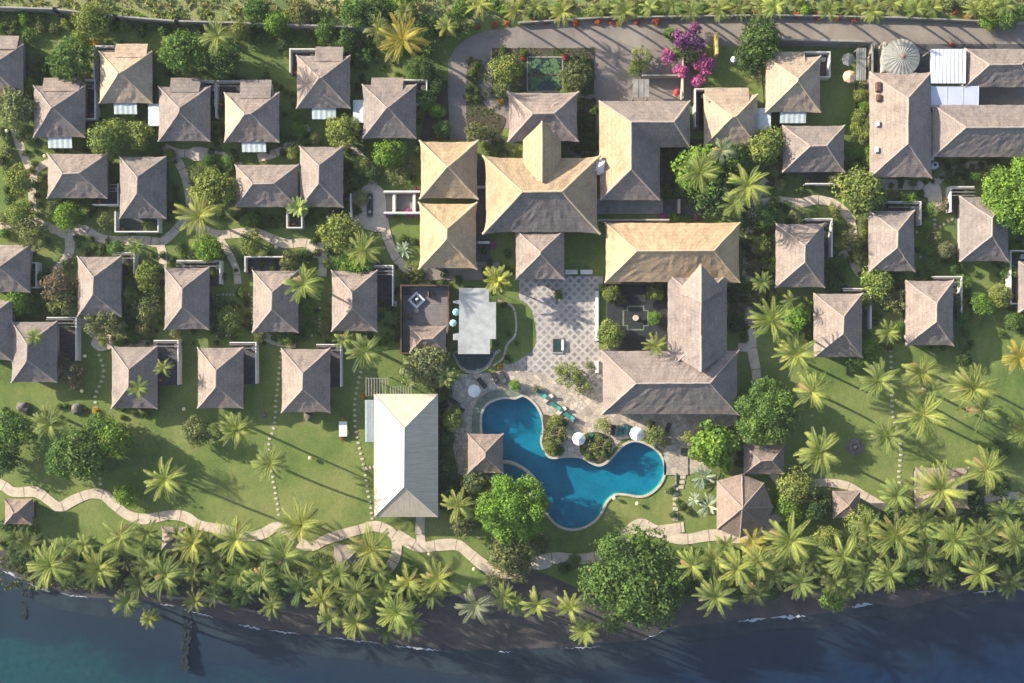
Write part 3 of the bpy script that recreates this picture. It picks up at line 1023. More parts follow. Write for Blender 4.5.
def cottage(r, label, lm, mats=None, annex=None, court=None, porch=None, eave=2.9, pitch=35, cap='ridge', slats=0, inset=None, cat='cottage', name='thatched_cottage', sides=None, caps=.11, jitter=.10, flare=.25, walls=True, group='thatched resort cottages'):
    mats = mats or ['thatch']
    x0, y0, x1, y1 = pxrect(*r, eave)
    a, b_ = (x1 - x0) / 2, (y1 - y0) / 2
    H = min(a, b_) * math.tan(math.radians(pitch))
    root = thing(name, ((x0 + x1) / 2, (y0 + y1) / 2, 0), cat, label, group)
    mb, g = hip_mesh(x0, y0, x1, y1, eave, H, inset, sides=sides, jitter=jitter, flare=flare)
    rf = part('roof', mb, [M[m] for m in mats], root)
    part('ridge_cap', caps_mesh(g, caps, jitter * .6), M[cap], rf)
    if walls: add_walls(root, x0, y0, x1, y1, eave + .1)
    if annex:
        for an in (annex if isinstance(annex, list) else [annex]):
            q = pxrect(*an, eave + .3)
            # lean-to roof running out from under the eaves
            mb = MB(); n = 6
            horiz = abs(an[3] - an[1]) < abs(an[2] - an[0])
            zl, zh = eave - .1, eave + .75
            X0, Y0, X1, Y1 = q
            Y0 -= .8
            for i in range(n):
                xa = X0 + (X1 - X0) * i / n; xb = X0 + (X1 - X0) * (i + 1) / n
                for k in range(3):
                    ya = Y1 + (Y0 - Y1) * k / 3; yb = Y1 + (Y0 - Y1) * (k + 1) / 3
                    za = zl + (zh - zl) * k / 3; zb = zl + (zh - zl) * (k + 1) / 3
                    mb.face([jit(p, .07) for p in ((xa, ya, za), (xa, yb, zb), (xb, yb, zb), (xb, ya, za))], [(xa, -ya), (xa, -yb), (xb, -yb), (xb, -ya)])
            mb.box(X0 + .05, Y0, zl - .3, X1 - .05, Y1 - .03, zl - .06)
            part('annex_roof', mb, M[mats[0]], root)
            mb = MB(); mb.box(X0 + .3, Y0, 0, X1 - .3, Y1 - .3, zl - .3); part('annex_wall', mb, M['wall'], root)
    if court:
        for ct in (court if isinstance(court, list) else [court]):
            q = pxrect(*ct[:4], 2.1)
            sd = ct[4] if len(ct) > 4 else 'NES'
            mb = MB(); walls_ring(mb, *q, 1.9, .19, sd)
            part('courtyard_wall', mb, M['white'], root)
            mb = MB(); mb.box(q[0] + .02, q[1] + .02, 0, q[2] - .02, q[3] - .02, .1)
            part('courtyard_floor', mb, M['slate'], root)
            X0, Y0, X1, Y1 = q
            ns = ct[5] if len(ct) > 5 else 0
            if ns:
                mb = MB()
                for i in range(ns):
                    y = Y1 - .5 - i * .55
                    if y < Y0 + .3: break
                    mb.box(X0 + .05, y, 2.12, X1 - .05, y + .09, 2.24)
                part('pergola_slats', mb, M['concrete'], root)
            rr = random.Random(int(ct[0] * 13 + ct[1]))
            if X1 - X0 > 1.4:
                mb = MB(); cx_, cy_ = X1 - .75, Y1 - rr.uniform(.8, 1.1)
                mb.lathe(cx_, cy_, [(.0, .12), (.38, .12), (.42, .6), (.36, .62), (.3, .35), (0, .33)], 10)
                part('washbasin', mb, M['white'], root)
                mb = MB(); px_, py_ = X0 + rr.uniform(.5, .9), Y0 + rr.uniform(.5, 1.0)
                mb.lathe(px_, py_, [(.0, .1), (.22, .1), (.3, .45), (.24, .55), (0, .5)], 8)
                part('water_jar', mb, M['terracotta'], root)
    if porch:
        q = pxrect(*porch, 2.5)
        X0, Y0, X1, Y1 = q
        horiz = porch[2] - porch[0] > porch[3] - porch[1]
        mb = MB(); nseg = max(4, int(max(X1 - X0, Y1 - Y0) / .4))
        for i in range(nseg):
            if horiz:
                xa = X0 + (X1 - X0) * i / nseg; xb = X0 + (X1 - X0) * (i + 1) / nseg; zm = .04 * (i % 2)
                mb.face([(xa, Y0, 2.4 + zm), (xb, Y0, 2.44 - zm), (xb, Y1 + .5, 2.74 - zm), (xa, Y1 + .5, 2.7 + zm)])
            else:
                ya = Y0 + (Y1 - Y0) * i / nseg; yb = Y0 + (Y1 - Y0) * (i + 1) / nseg; zm = .04 * (i % 2)
                mb.face([(X0, ya, 2.4 + zm), (X1 + .4, ya, 2.7 + zm), (X1 + .4, yb, 2.74 - zm), (X0, yb, 2.44 - zm)])
        part('porch_roof', mb, M['polycarb'], root)
        mb = MB()
        mb.box(X0, Y0, 2.25, X1, Y0 + .1, 2.38)
        mb.box(X0, Y1 - .1, 2.25, X1, Y1, 2.38)
        part('porch_beam', mb, M['timber'], root)
        for (x_, y_) in ((X0 + .08, Y0 + .08), (X1 - .08, Y0 + .08)):
            mb = MB(); mb.box(x_ - .07, y_ - .07, 0, x_ + .07, y_ + .07, 2.25); part('post', mb, M['timber'], root)
    if lm: LAND.append((lm, *r))
    return root


# --- top row of seven cottages
cottage((-29, 45, 23, 97), 'grey thatched cottage cut off by the left edge near the top left corner', 'the top-left-edge cottage', annex=(-20, 35, 18, 45), pitch=33)
cottage((34, 86, 85, 137), 'grey thatched cottage with blue-white porch roof, second from the left edge at the top', 'the far-left top-row cottage', annex=(43, 77, 80, 87), court=(84, 79, 95, 119, 'NES', 3), porch=(48, 137, 72, 148), pitch=33)
cottage((100, 52, 152, 103), 'brownish thatched cottage standing highest in the upper left with a yellow bush at its corner', 'the brownish upper-left cottage', mats=['thatch_tan'], annex=(115, 43, 147, 53), court=(93, 45, 114, 80, 'NW', 2), porch=(114, 103, 137, 114), pitch=33, cap='ridge_gold')
cottage((159, 87, 210, 141), 'grey thatched cottage with a pale porch roof along its left side, upper left', 'the side-porch cottage', annex=(170, 77, 200, 88), court=(197, 80, 216, 118, 'NE', 2), porch=(148, 104, 160, 126), pitch=33)
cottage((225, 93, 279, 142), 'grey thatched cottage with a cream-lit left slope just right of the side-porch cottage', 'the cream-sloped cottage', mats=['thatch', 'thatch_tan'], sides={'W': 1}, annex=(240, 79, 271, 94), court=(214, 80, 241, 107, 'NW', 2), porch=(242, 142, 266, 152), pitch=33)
cottage((297, 56, 350, 108), 'grey thatched cottage with a white walled yard off its upper left corner, upper middle left', 'the white-yard cottage', annex=(315, 46, 343, 57), court=(289, 48, 315, 73, 'NW', 0), porch=(312, 108, 336, 119), pitch=33)
cottage((363, 85, 416, 138), 'grey thatched cottage beside the driveway, its white walled yard at the upper right', 'the driveway cottage', annex=(371, 77, 403, 88), court=(402, 79, 427, 104, 'NES', 0), porch=(353, 100, 364, 123), pitch=33)
# --- second row
cottage((48, 154, 107, 198), 'wide grey thatched cottage with a sideways ridge, leftmost of the second row', 'the wide left second-row cottage', court=(92, 182, 118, 205, 'ES', 3))
cottage((120, 157, 166, 218), 'tall-plan grey thatched cottage with a bright white wall below its lower left corner', 'the white-walled second-row cottage', court=(114, 210, 158, 232, 'WSE', 0))
cottage((236, 165, 298, 207), 'wide grey thatched cottage with a sideways ridge touching another cottage on its right', 'the wide right second-row cottage', court=(286, 200, 302, 228, 'WSE', 0))
cottage((300, 147, 343, 207), 'grey thatched cottage with a white L-shaped wall at its lower right corner', 'the L-wall cottage', court=(327, 192, 351, 218, 'ES', 0))
# --- third row
cottage((-24, 245, 30, 292), 'grey thatched cottage cut off by the left edge at mid height', 'the left-edge cottage', court=(26, 262, 36, 288, 'NES'))
cottage((78, 257, 121, 316), 'grey thatched cottage below the path fork on the left side', 'the path-fork cottage', court=(112, 252, 134, 275, 'NE', 2))
cottage((165, 268, 209, 329), 'grey thatched cottage under a large palm, second in the third row', 'the palm-side third-row cottage', court=(176, 260, 220, 285, 'NE', 2))
cottage((253, 271, 298, 332), 'grey thatched cottage with streaks of palm shadow on its left slope', 'the shadow-streaked cottage', court=(244, 256, 284, 273, 'NW', 0))
cottage((332, 271, 377, 331), 'grey thatched cottage left of the dark spa deck', 'the spa-deck cottage', court=(367, 265, 393, 307, 'NE', 3))
# --- fourth row
cottage((-34, 300, 12, 360), 'sliver of a grey thatched cottage at the left edge of the lowest cottage row', 'the left-edge sliver cottage')
cottage((12, 322, 57, 382), 'grey thatched cottage with a brown shrub at its right, lowest row at the left', 'the leftmost lowest-row cottage', court=(46, 317, 76, 362, 'NE', 3))
cottage((112, 347, 157, 408), 'grey thatched cottage with a small tree in front of its lower slope', 'the second lowest-row cottage', court=(153, 340, 178, 386, 'NE', 2))
cottage((198, 348, 243, 408), 'grey thatched cottage standing third from the left in the lowest row by the lawn', 'the third lowest-row cottage', court=(229, 342, 256, 385, 'NE', 2))
cottage((282, 349, 330, 412), 'grey thatched cottage at the right end of the lowest row by the open lawn', 'the rightmost lowest-row cottage', court=(316, 344, 341, 388, 'NE', 3))
# --- right side
cottage((766, 57, 820, 112), 'pale golden thatched cottage with a white walled yard, upper right below the road', 'the pale golden cottage', mats=['thatch_tan'], annex=(775, 51, 805, 59), court=(804, 51, 831, 77, 'NES', 0), porch=(780, 112, 806, 123), pitch=33, cap='ridge_gold')
cottage((783, 126, 844, 172), 'wide grey thatched cottage directly below the pale golden cottage', 'the wide upper-right cottage', court=(806, 168, 850, 184, 'SE'))
cottage((704, 95, 757, 146), 'tan thatched cottage below the purple bougainvillea', 'the tan cottage', mats=['thatch_tan'], annex=(705, 87, 749, 97), court=(695, 88, 710, 128, 'NW'), porch=(755, 108, 768, 130), pitch=33, cap='ridge_gold')
cottage((776, 224, 824, 287), 'grey thatched cottage with leafy shadow on its bright left slope, right of the long walkway', 'the walkway cottage', court=(806, 218, 833, 258, 'NE', 2))
cottage((869, 211, 914, 271), 'grey thatched cottage below a bright round tree, under the service buildings', 'the tree-shaded cottage', court=(888, 201, 922, 226, 'NE', 2))
cottage((960, 197, 1008, 261), 'grey thatched cottage left of the huge bright green tree at the right edge', 'the edge-tree cottage', court=(951, 186, 975, 213, 'NW', 3))
cottage((814, 294, 862, 357), 'grey thatched cottage with palm crowns at its left, lower right group', 'the palm-shaded right cottage', court=(843, 288, 872, 330, 'NE', 2))
cottage((906, 281, 953, 345), 'grey thatched cottage with leafy shade on it, right of the palm lawn', 'the lower right-hand cottage', court=(933, 276, 963, 320, 'NE', 2))
cottage((1019, 262, 1064, 312), 'grey thatched cottage barely entering at the right edge', 'the right-edge cottage', court=(1011, 250, 1032, 304, 'NWS', 0))

# --- service block
cottage((870, 73, 931, 177), 'long grey thatched service building with small roof hatches on its left slope', 'the long service building', cat='building', name='service_building', group=None, eave=3.6, pitch=32)
cottage((965, 49, 1034, 87), 'thatched service building at the upper right corner beside a white metal roof', 'the corner service building', cat='building', name='service_building', group=None, eave=3.4, pitch=33)
cottage((933, 105, 1060, 157), 'wide thatched service building cut by the right edge, below the lavender canopy', 'the wide service building', cat='building', name='service_building', group=None, eave=3.6, pitch=33, flare=0)
ROOFV = [o for o in C.objects if o.name.startswith('service_building')]
sb = ROOFV[0]
for (px, py, w_, h_, m) in ((878, 87, 4.5, 9, 'timber'), (878.5, 98, 4, 6, 'timber'), (877.5, 124, 3, 5, 'white'), (876.5, 150, 3, 5, 'white')):
    z = 3.6 + (px - 870) * .1
    p = W(px, py, z); mb = MB(); mb.obox(p.x, p.y, z - .25, w_ * S, h_ * S, .7)
    part('roof_hatch', mb, M[m], sb)


def flat_roof(name, r, z, mat, label, cat, lm=None, ribs=0, ang=0, posts=True, thick=.1, slope=.2):
    x0, y0, x1, y1 = pxrect(*r, z)
    root = thing(name, ((x0 + x1) / 2, (y0 + y1) / 2, 0), cat, label)
    mb = MB()
    n = ribs or 1
    for i in range(n):
        xa = x0 + (x1 - x0) * i / n; xb = x0 + (x1 - x0) * (i + 1) / n
        mb.face([(xa, y0, z - slope), (xb - .06, y0, z - slope), (xb - .06, y1, z), (xa, y1, z)])
        if ribs:
            mb.face([(xb - .06, y0, z - slope + .05), (xb, y0, z - slope + .05), (xb, y1, z + .05), (xb - .06, y1, z + .05)])
            mb.face([(xb - .06, y0, z - slope), (xb - .06, y0, z - slope + .05), (xb - .06, y1, z + .05), (xb - .06, y1, z)])
    mb.box(x0 + .02, y0 + .02, z - slope - thick - .08, x1 - .02, y1 - .02, z - slope - .04)
    part('roof', mb, M[mat], root)
    if posts:
        for (x_, y_) in ((x0 + .15, y0 + .15), (x1 - .15, y0 + .15), (x0 + .15, y1 - .15), (x1 - .15, y1 - .15)):
            mb = MB(); mb.box(x_ - .07, y_ - .07, 0, x_ + .07, y_ + .07, z - slope - thick - .08); part('post', mb, M['concrete'], root)
    if lm: LAND.append((lm, *r))
    return root


M['whitemetal'] = plain('white_metal_sheet', (.55, .58, .64), .5, var=.15, scale=.6)
M['lavender'] = plain('lavender_sheet', (.42, .45, .55), .6, var=.12, scale=.5)
M['tanksheet'] = plain('weathered_roof_sheet', (.25, .25, .225), .8, var=.35, scale=1.2)
m_, nt_, b_ = newmat('cream_metal_roof')
c_ = ramp(nt_, noise(nt_, geo_pos(nt_), .3, 5, .7), [(.3, (.42, .36, .28)), (.7, (.50, .435, .34))])
uv_ = coords(nt_, 'UV'); s_ = nt_.nodes.new('ShaderNodeSeparateXYZ'); nt_.links.new(uv_, s_.inputs[0])
c_ = mix(nt_, 1.0, c_, ramp(nt_, math_(nt_, 'FRACT', math_(nt_, 'MULTIPLY', s_.outputs['X'], 1.1)), [(0, (.92, .92, .92)), (.08, (.92, .92, .92)), (.14, (1, 1, 1))]), 'MULTIPLY')
c_ = mix(nt_, 1.0, c_, ramp(nt_, noise(nt_, coords(nt_, 'UV', (3, .25, 1)), 1.4, 5, .7), [(.35, (.82, .8, .76)), (.6, (1.03, 1.03, 1.03))]), 'MULTIPLY')
nt_.links.new(c_, b_.inputs['Base Color']); b_.inputs['Roughness'].default_value = .75
M['hallroof'] = m_
M['hallridge'] = plain('grey_ridge_flashing', (.42, .40, .37), .7, var=.1)
flat_roof('metal_shelter', (931, 49, 966, 83), 4.2, 'whitemetal', 'white ribbed metal roof at the upper right with tree shadow on it', 'shelter', 'the white metal roof', ribs=9)
flat_roof('flat_canopy', (931, 86, 979, 107), 3.6, 'lavender', 'smooth pale lavender flat canopy between the service buildings', 'canopy', ribs=3)
flat_roof('side_canopy', (929, 112, 935, 160), 3.2, 'polycarb', 'narrow pale strip canopy along the right side of the long service building', 'canopy', ribs=0)
flat_roof('plant_shed', (857, 48, 866, 80), 2.6, 'tanksheet', 'narrow grey roofed shed beside the road wall left of the round tank', 'shed', ribs=4)
flat_roof('guard_booth', (633, 79, 649, 97), 2.8, 'concrete', 'small square grey roofed booth in the dark parking yard', 'booth', ribs=3)
flat_roof('roof_canopy', (365, 400, 375, 442), 3.0, 'polycarb', 'narrow glassy canopy along the left side of the cream-roofed hall', 'canopy', ribs=6)

# round water tank with a radial sheet roof
p = W(902, 57, 4)
tk = thing('water_tank', (p.x, p.y, 0), 'tank', 'big round tank with a radial grey sheet roof below the road, upper right')
mb = MB(); mb.lathe(p.x, p.y, [(2.75, 0), (2.75, 3.7)], 24); part('tank_wall', mb, M['concrete'], tk)
mb = MB()
for i in range(24):
    a0, a1 = 2 * math.pi * i / 24, 2 * math.pi * (i + 1) / 24
    for (r0, r1, z0, z1) in ((3.05, 1.6, 3.65, 4.0), (1.6, .15, 4.0, 4.3)):
        am = (a0 + a1) / 2
        f = lambda r, a, z: (p.x + r * math.cos(a), p.y + r * math.sin(a), z)
        mb.face([f(r0, a0, z0), f(r0, am, z0 + .07), f(r1, am, z1 + .05), f(r1, a0, z1)])
        mb.face([f(r0, am, z0 + .07), f(r0, a1, z0), f(r1, a1, z1), f(r1, am, z1 + .05)])
part('tank_roof', mb, M['tanksheet'], tk)
mb = MB(); mb.lathe(p.x, p.y, [(.22, 4.25), (.22, 4.4), (0, 4.45)], 10); part('vent_cap', mb, M['terracotta'], tk)
LAND.append(('the round tank', 884, 41, 920, 73))
p = W(935, 165, 2)
tk = thing('cistern', (p.x, p.y, 0), 'tank', 'small pale upright water cistern at the lower right corner of the long service building')
mb = MB(); mb.lathe(p.x, p.y, [(.75, 0), (.75, 1.7), (.6, 1.95), (.25, 2.05), (0, 2.06)], 14); part('shell', mb, M['lavender'], tk)
mb = MB(); mb.lathe(p.x, p.y, [(.25, 2.04), (.25, 2.15), (0, 2.16)], 10); part('lid', mb, M['dark'], tk)

# --- central group
cottage((509, 93, 577, 141), 'grey thatched entrance hall at the driveway with a golden gable running into it', 'the entrance hall', cat='pavilion', name='entrance_hall', group=None, eave=4.2, pitch=32, flare=.5, caps=.15)
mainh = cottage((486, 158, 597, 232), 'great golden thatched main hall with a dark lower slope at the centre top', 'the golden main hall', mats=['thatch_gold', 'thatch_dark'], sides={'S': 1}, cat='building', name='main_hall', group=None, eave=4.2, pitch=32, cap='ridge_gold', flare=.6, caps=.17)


def poly_roof(name, faces, parent, mats, dens=.8, jitter=.07, thick=.3):
    """faces: list of (material index, [(px,py,z)...]); each subdivided and given slope UVs"""
    bm = bmesh.new()
    uvl = bm.loops.layers.uv.new('UVMap')
    off = Vector(parent['_w'])
    for mi, pts in faces:
        P = [W(*q) for q in pts]
        vs = [bm.verts.new(v) for v in P]
        f = bm.faces.new(vs)
        f.normal_update()
        if f.normal.z < 0: f.normal_flip()
        f.material_index = mi
    bmesh.ops.remove_doubles(bm, verts=bm.verts[:], dist=.02)
    for _ in range(5):
        big = [e for e in bm.edges if e.calc_length() > dens * 1.5]
        if not big: break
        bmesh.ops.subdivide_edges(bm, edges=big, cuts=1, use_grid_fill=True)
        bmesh.ops.triangulate(bm, faces=[f for f in bm.faces if len(f.verts) > 4])
    for f in bm.faces:
        n = f.normal.copy(); f.normal_update(); n = f.normal
        h = Vector((n.x, n.y, 0))
        h = h.normalized() if h.length > .01 else Vector((0, -1, 0))
        s_ = Vector((-h.y, h.x, 0))
        for l in f.loops:
            c = l.vert.co
            l[uvl].uv = (c.dot(s_) + 50, -c.dot(h) * 1.15 + 50)
    bedge = [e for e in bm.edges if e.is_boundary]
    ex = bmesh.ops.extrude_edge_only(bm, edges=bedge)
    for v in [g for g in ex['geom'] if isinstance(g, bmesh.types.BMVert)]: v.co.z -= thick
    for v in bm.verts: v.co = jit(v.co, jitter) - off
    me = bpy.data.meshes.new(name); bm.to_mesh(me); bm.free()
    for m in mats: me.materials.append(M[m])
    o = bpy.data.objects.new(name, me); C.objects.link(o); o.parent = parent
    o['_w'] = parent['_w']
    return o


def line_cap(pts, parent, mat='ridge', r=.16, name='ridge_cap'):
    P = [W(*q) for q in pts]
    out = []
    for a, b_ in zip(P, P[1:]):
        n = max(1, int((b_ - a).length / 1.0))
        out += [a + (b_ - a) * (i / n) for i in range(n)]
    out.append(P[-1])
    mb = MB(); mb.tube([jit(v + Vector((0, 0, r * .4)), .05) for v in out], r, 6)
    return part(name, mb, M[mat], parent)


# golden cross gable joining entrance hall and main hall
g = poly_roof('gable_roof', [(0, [(542, 121, 7.2), (523, 140, 4.7), (523, 176, 4.7), (542, 182, 7.2)]), (0, [(542, 121, 7.2), (561, 140, 4.7), (561, 176, 4.7), (542, 182, 7.2)])], mainh, ['thatch_gold'])
line_cap([(542, 121, 7.2), (542, 182, 7.2)], g, 'ridge_gold', .15)
mb = MB(); q = pxrect(527, 138, 557, 170, 3); mb.box(q[0], q[1], 0, q[2], q[3], 4.5); part('link_wall', mb, M['wall'], mainh)

# L-shaped hall
x0, y0, x1, y1 = pxrect(599, 101, 690, 200, 3.6)
lh = thing('l_shaped_hall', ((x0 + x1) / 2, (y0 + y1) / 2, 0), 'building', 'L-shaped thatched hall with a patchy golden left slope and grey right slopes')
E, T = 3.6, 6.6
A_, B_, C_, D_, E_, F_ = (599, 101, E), (690, 101, E), (690, 147, E), (660, 147, E), (660, 200, E), (600, 200, E)
R1, R2, R3 = (631, 122, T), (674, 122, T), (631, 169, T)
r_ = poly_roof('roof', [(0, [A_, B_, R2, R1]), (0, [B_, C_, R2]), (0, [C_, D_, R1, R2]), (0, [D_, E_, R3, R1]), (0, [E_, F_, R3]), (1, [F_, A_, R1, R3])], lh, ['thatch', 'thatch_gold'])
for l in ([A_, R1, R2, B_], [R2, C_], [R1, R3, E_], [R3, F_]): line_cap(l, r_, 'ridge', .17)
mb = MB(); q = pxrect(604, 105, 685, 142, 3); mb.box(*q[:2], 0, *q[2:], 3.7); q = pxrect(605, 143, 656, 195, 3); mb.box(*q[:2], 0, *q[2:], 3.69); part('wall', mb, M['wall'], lh)
LAND.append(('the L-shaped hall', 599, 101, 690, 200))

cottage((421, 142, 477, 198), 'square golden thatched pavilion, upper of the two beside the main hall', 'the upper golden pavilion', mats=['thatch_gold'], cat='pavilion', name='golden_pavilion', group=None, eave=3.4, pitch=34, cap='ridge_gold', flare=.5, caps=.15)
cottage((420, 204, 476, 268), 'golden thatched pavilion, lower of the two beside the main hall', 'the lower golden pavilion', mats=['thatch_gold'], cat='pavilion', name='golden_pavilion', group=None, eave=3.4, pitch=34, cap='ridge_gold', flare=.5, caps=.15)
cottage((516, 230, 564, 279), 'square grey thatched pavilion below the main hall at the top of the patio', 'the patio pavilion', cat='pavilion', name='patio_pavilion', group=None, eave=3.4, pitch=34, flare=.4)
cottage((606, 223, 739, 282), 'long golden thatched hall lying sideways above the fountain court', 'the long golden hall', mats=['thatch_gold'], cat='building', name='long_hall', group=None, eave=4.0, pitch=33, cap='ridge_gold', flare=.2)
m8 = cottage((668, 274, 727, 369), 'grey thatched wing with its ridge running downwards right of the fountain court', 'the right wing', cat='building', name='side_wing', group=None, eave=4.0, pitch=30, inset=4.4, flare=.2)
g = poly_roof('gable_roof', [(0, [(701, 264, 8.0), (677, 292, 4.6), (701, 303, 7.9)]), (0, [(701, 264, 8.0), (724, 290, 4.6), (701, 303, 7.9)])], m8, ['thatch'])
g2 = poly_roof('gable_roof', [(0, [(701, 335, 7.3), (678, 358, 4.7), (701, 372, 7.2)]), (0, [(701, 335, 7.3), (722, 356, 4.7), (701, 372, 7.2)])], m8, ['thatch'])
line_cap([(701, 264, 8.0), (701, 303, 7.9)], g); line_cap([(701, 335, 7.3), (701, 372, 7.2)], g2)
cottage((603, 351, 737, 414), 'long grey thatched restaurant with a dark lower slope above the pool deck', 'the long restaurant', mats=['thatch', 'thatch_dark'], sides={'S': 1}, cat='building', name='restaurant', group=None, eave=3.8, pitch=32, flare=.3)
hall = cottage((374, 394, 438, 517), 'long white-cream metal-roofed hall beside the lawn', 'the cream-roofed hall', mats=['hallroof'], cat='building', name='event_hall', group=None, eave=3.6, pitch=28, cap='hallridge', jitter=0, flare=0, caps=.08, inset=5.3)
q = pxrect(366, 378, 388, 396, 3); mb = MB()
for i in range(9):
    x = q[0] + (q[2] - q[0]) * i / 8; mb.box(x - .05, q[1], 2.9, x + .05, q[3], 3.02)
q2 = pxrect(388, 386, 411, 394, 3)
for i in range(10):
    x = q2[0] + (q2[2] - q2[0]) * i / 9; mb.box(x - .05, q2[1], 2.9, x + .05, q2[3], 3.02)
for yy in (q[1], q[3] - .12): mb.box(q[0], yy, 2.75, q[2], yy + .12, 2.89)
pg = thing('pergola', (q[0], q[1], 0), 'pergola', 'grey slatted pergola at the upper left corner of the cream-roofed hall')
part('slats', mb, M['concrete'], pg)
for (x_, y_) in ((q[0], q[1]), (q[2], q[1]), (q[0], q[3]), (q[2], q[3])):
    mb = MB(); mb.box(x_ - .07, y_ - .07, 0, x_ + .07, y_ + .07, 2.75); part('post', mb, M['concrete'], pg)
cottage((468, 434, 503, 473), 'small brown thatched pavilion standing at the left edge of the pool', 'the poolside pavilion', mats=['thatch_brown'], cap='ridge_brown', cat='pavilion', name='pool_pavilion', group=None, eave=2.9, pitch=35)
cottage((410, 326, 446, 352), 'small dark brown roofed hut inside the spa deck', None, mats=['thatch_brown'], cap='ridge_brown', cat='hut', name='spa_hut', group=None, eave=2.7, pitch=33, caps=.1)

# polygonal hut and small huts to the lower right
x0, y0, x1, y1 = pxrect(717, 474, 772, 538, 2.9)
hx = thing('round_hut', ((x0 + x1) / 2, (y0 + y1) / 2, 0), 'hut', 'many-sided thatched hut with ridges meeting at a point beside the silver plants')
c = (742.5, 508, 6.6)
rim = [(742, 474, 2.9), (764, 483, 2.9), (773, 507, 2.9), (765, 530, 2.9), (740, 538, 2.9), (717, 529, 2.9), (717, 481, 2.9)]
r_ = poly_roof('roof', [(0, [rim[i], rim[(i + 1) % 7], c]) for i in range(7)], hx, ['thatch_brown'])
for p in rim: line_cap([p, c], r_, 'ridge_brown', .11)
mb = MB(); p = W(743, 507, 0); mb.lathe(p.x, p.y, [(3.4, 0), (3.4, 3.1)], 14); part('wall', mb, M['wall'], hx)
LAND.append(('the many-sided hut', 717, 474, 772, 538))
cottage((744, 445, 784, 474), 'small brown thatched hut under the big tree above the many-sided hut', 'the shaded small hut', mats=['thatch_brown'], cap='ridge_brown', cat='hut', name='small_hut', group=None, eave=2.8, pitch=35)
cottage((833, 491, 860, 518), 'small square brown hut below the curved grey path', 'the small square hut', mats=['thatch_brown'], cap='ridge_brown', cat='hut', name='small_hut', group=None, eave=2.6, pitch=25, caps=.08)
cottage((916, 468, 968, 508), 'brown thatched hut half hidden under a yellow-green palm on the right', 'the palm-covered hut', mats=['thatch_brown'], cap='ridge_brown', cat='hut', name='small_hut', group=None, eave=2.8, pitch=33)
cottage((5, 499, 32, 524), 'tiny square thatched hut on the coast path at the far left', 'the far left hut', mats=['thatch_brown'], cap='ridge_brown', cat='hut', name='small_hut', group=None, eave=2.6, pitch=28, caps=.1)
cottage((162, 527, 187, 549), 'tiny thatched hut just below the wavy coast path on the left', 'the coast-path hut', mats=['thatch_brown'], cap='ridge_brown', cat='hut', name='small_hut', group=None, eave=2.6, pitch=33, caps=.1)
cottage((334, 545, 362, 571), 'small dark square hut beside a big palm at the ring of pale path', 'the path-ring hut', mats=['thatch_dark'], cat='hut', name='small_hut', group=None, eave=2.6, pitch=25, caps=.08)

# white pointed sail canopy beside the main hall
p = W(595, 167, 4)
sc = thing('sail_canopy', (p.x, p.y, 0), 'canopy', 'white pointed fabric canopy at the upper right corner of the golden main hall')
mb = MB(); P4 = [W(590, 160, 3.6), W(607, 158, 3.6), W(604, 175, 3.6), W(588, 175, 3.6)]; ap = W(603, 164, 5.2)
for i in range(4): mb.face([P4[i], ap, P4[(i + 1) % 4]])
part('fabric', mb, M['canvas'], sc)
for v in P4:
    mb = MB(); mb.tube([(v.x, v.y, 0), (v.x, v.y, 3.55)], .05, 6); part('post', mb, M['concrete'], sc)

# spa deck
x0, y0, x1, y1 = pxrect(403, 287, 448, 352, .3)
sd = thing('spa_deck', ((x0 + x1) / 2, (y0 + y1) / 2, 0), 'deck', 'grey timber spa deck enclosed by a dark wooden fence')
mb = MB(); n = 26
for i in range(n):
    ya = y0 + (y1 - y0) * i / n; yb = y0 + (y1 - y0) * (i + 1) / n - .025; mb.box(x0, ya, 0, x1, yb, .3)
part('decking', mb, M['deckwood'], sd)
mb = MB(); walls_ring(mb, x0 - .3, y0 - .3, x1 + .3, y1 + .3, 1.9, .25); part('fence', mb, M['timber'], sd)
LAND.append(('the spa deck', 403, 287, 448, 352))
# white canvas canopy with notched outline
E = 2.7
cv = thing('canvas_canopy', tuple(W(477, 320, 0)), 'canopy', 'large white canvas canopy with a notched outline over the spa pool')
pts = [(459, 288), (489, 288), (489, 302), (496, 302), (496, 339), (490, 339), (490, 354), (458, 354), (458, 340), (453, 340), (453, 334), (459, 333), (459, 304), (453, 303), (453, 301), (459, 300)]
vs = [W(x, y, E) for x, y in pts]
mb = MB(); mb.v = [tuple(v) for v in vs]
for t in tessellate_polygon([vs]):
    a, b_, c_ = [vs[i] for i in t]; t = tuple(t)
    if (b_ - a).cross(c_ - a).z < 0: t = t[::-1]
    mb.f.append(t); mb.uv.append(None); mb.mi.append(0)
for i in range(len(vs)):
    a, b_ = vs[i], vs[(i + 1) % len(vs)]
    mb.face([a, (a.x, a.y, E - .35), (b_.x, b_.y, E - .35), b_])
M['shadecanvas'] = plain('shade_toned_canvas', (.33, .345, .345), .85, var=.3, scale=.5)  # white canvas greyed: the shade lying on it is put into the colour
part('fabric', mb, M['shadecanvas'], cv)
for i in (0, 1, 3, 4, 6, 7):
    v = vs[i]; mb = MB(); mb.tube([(v.x * .995, v.y, 0), (v.x * .995, v.y, E - .3)], .06, 6); part('post', mb, M['timber'], cv)
LAND.append(('the white canvas canopy', 451, 288, 496, 354))


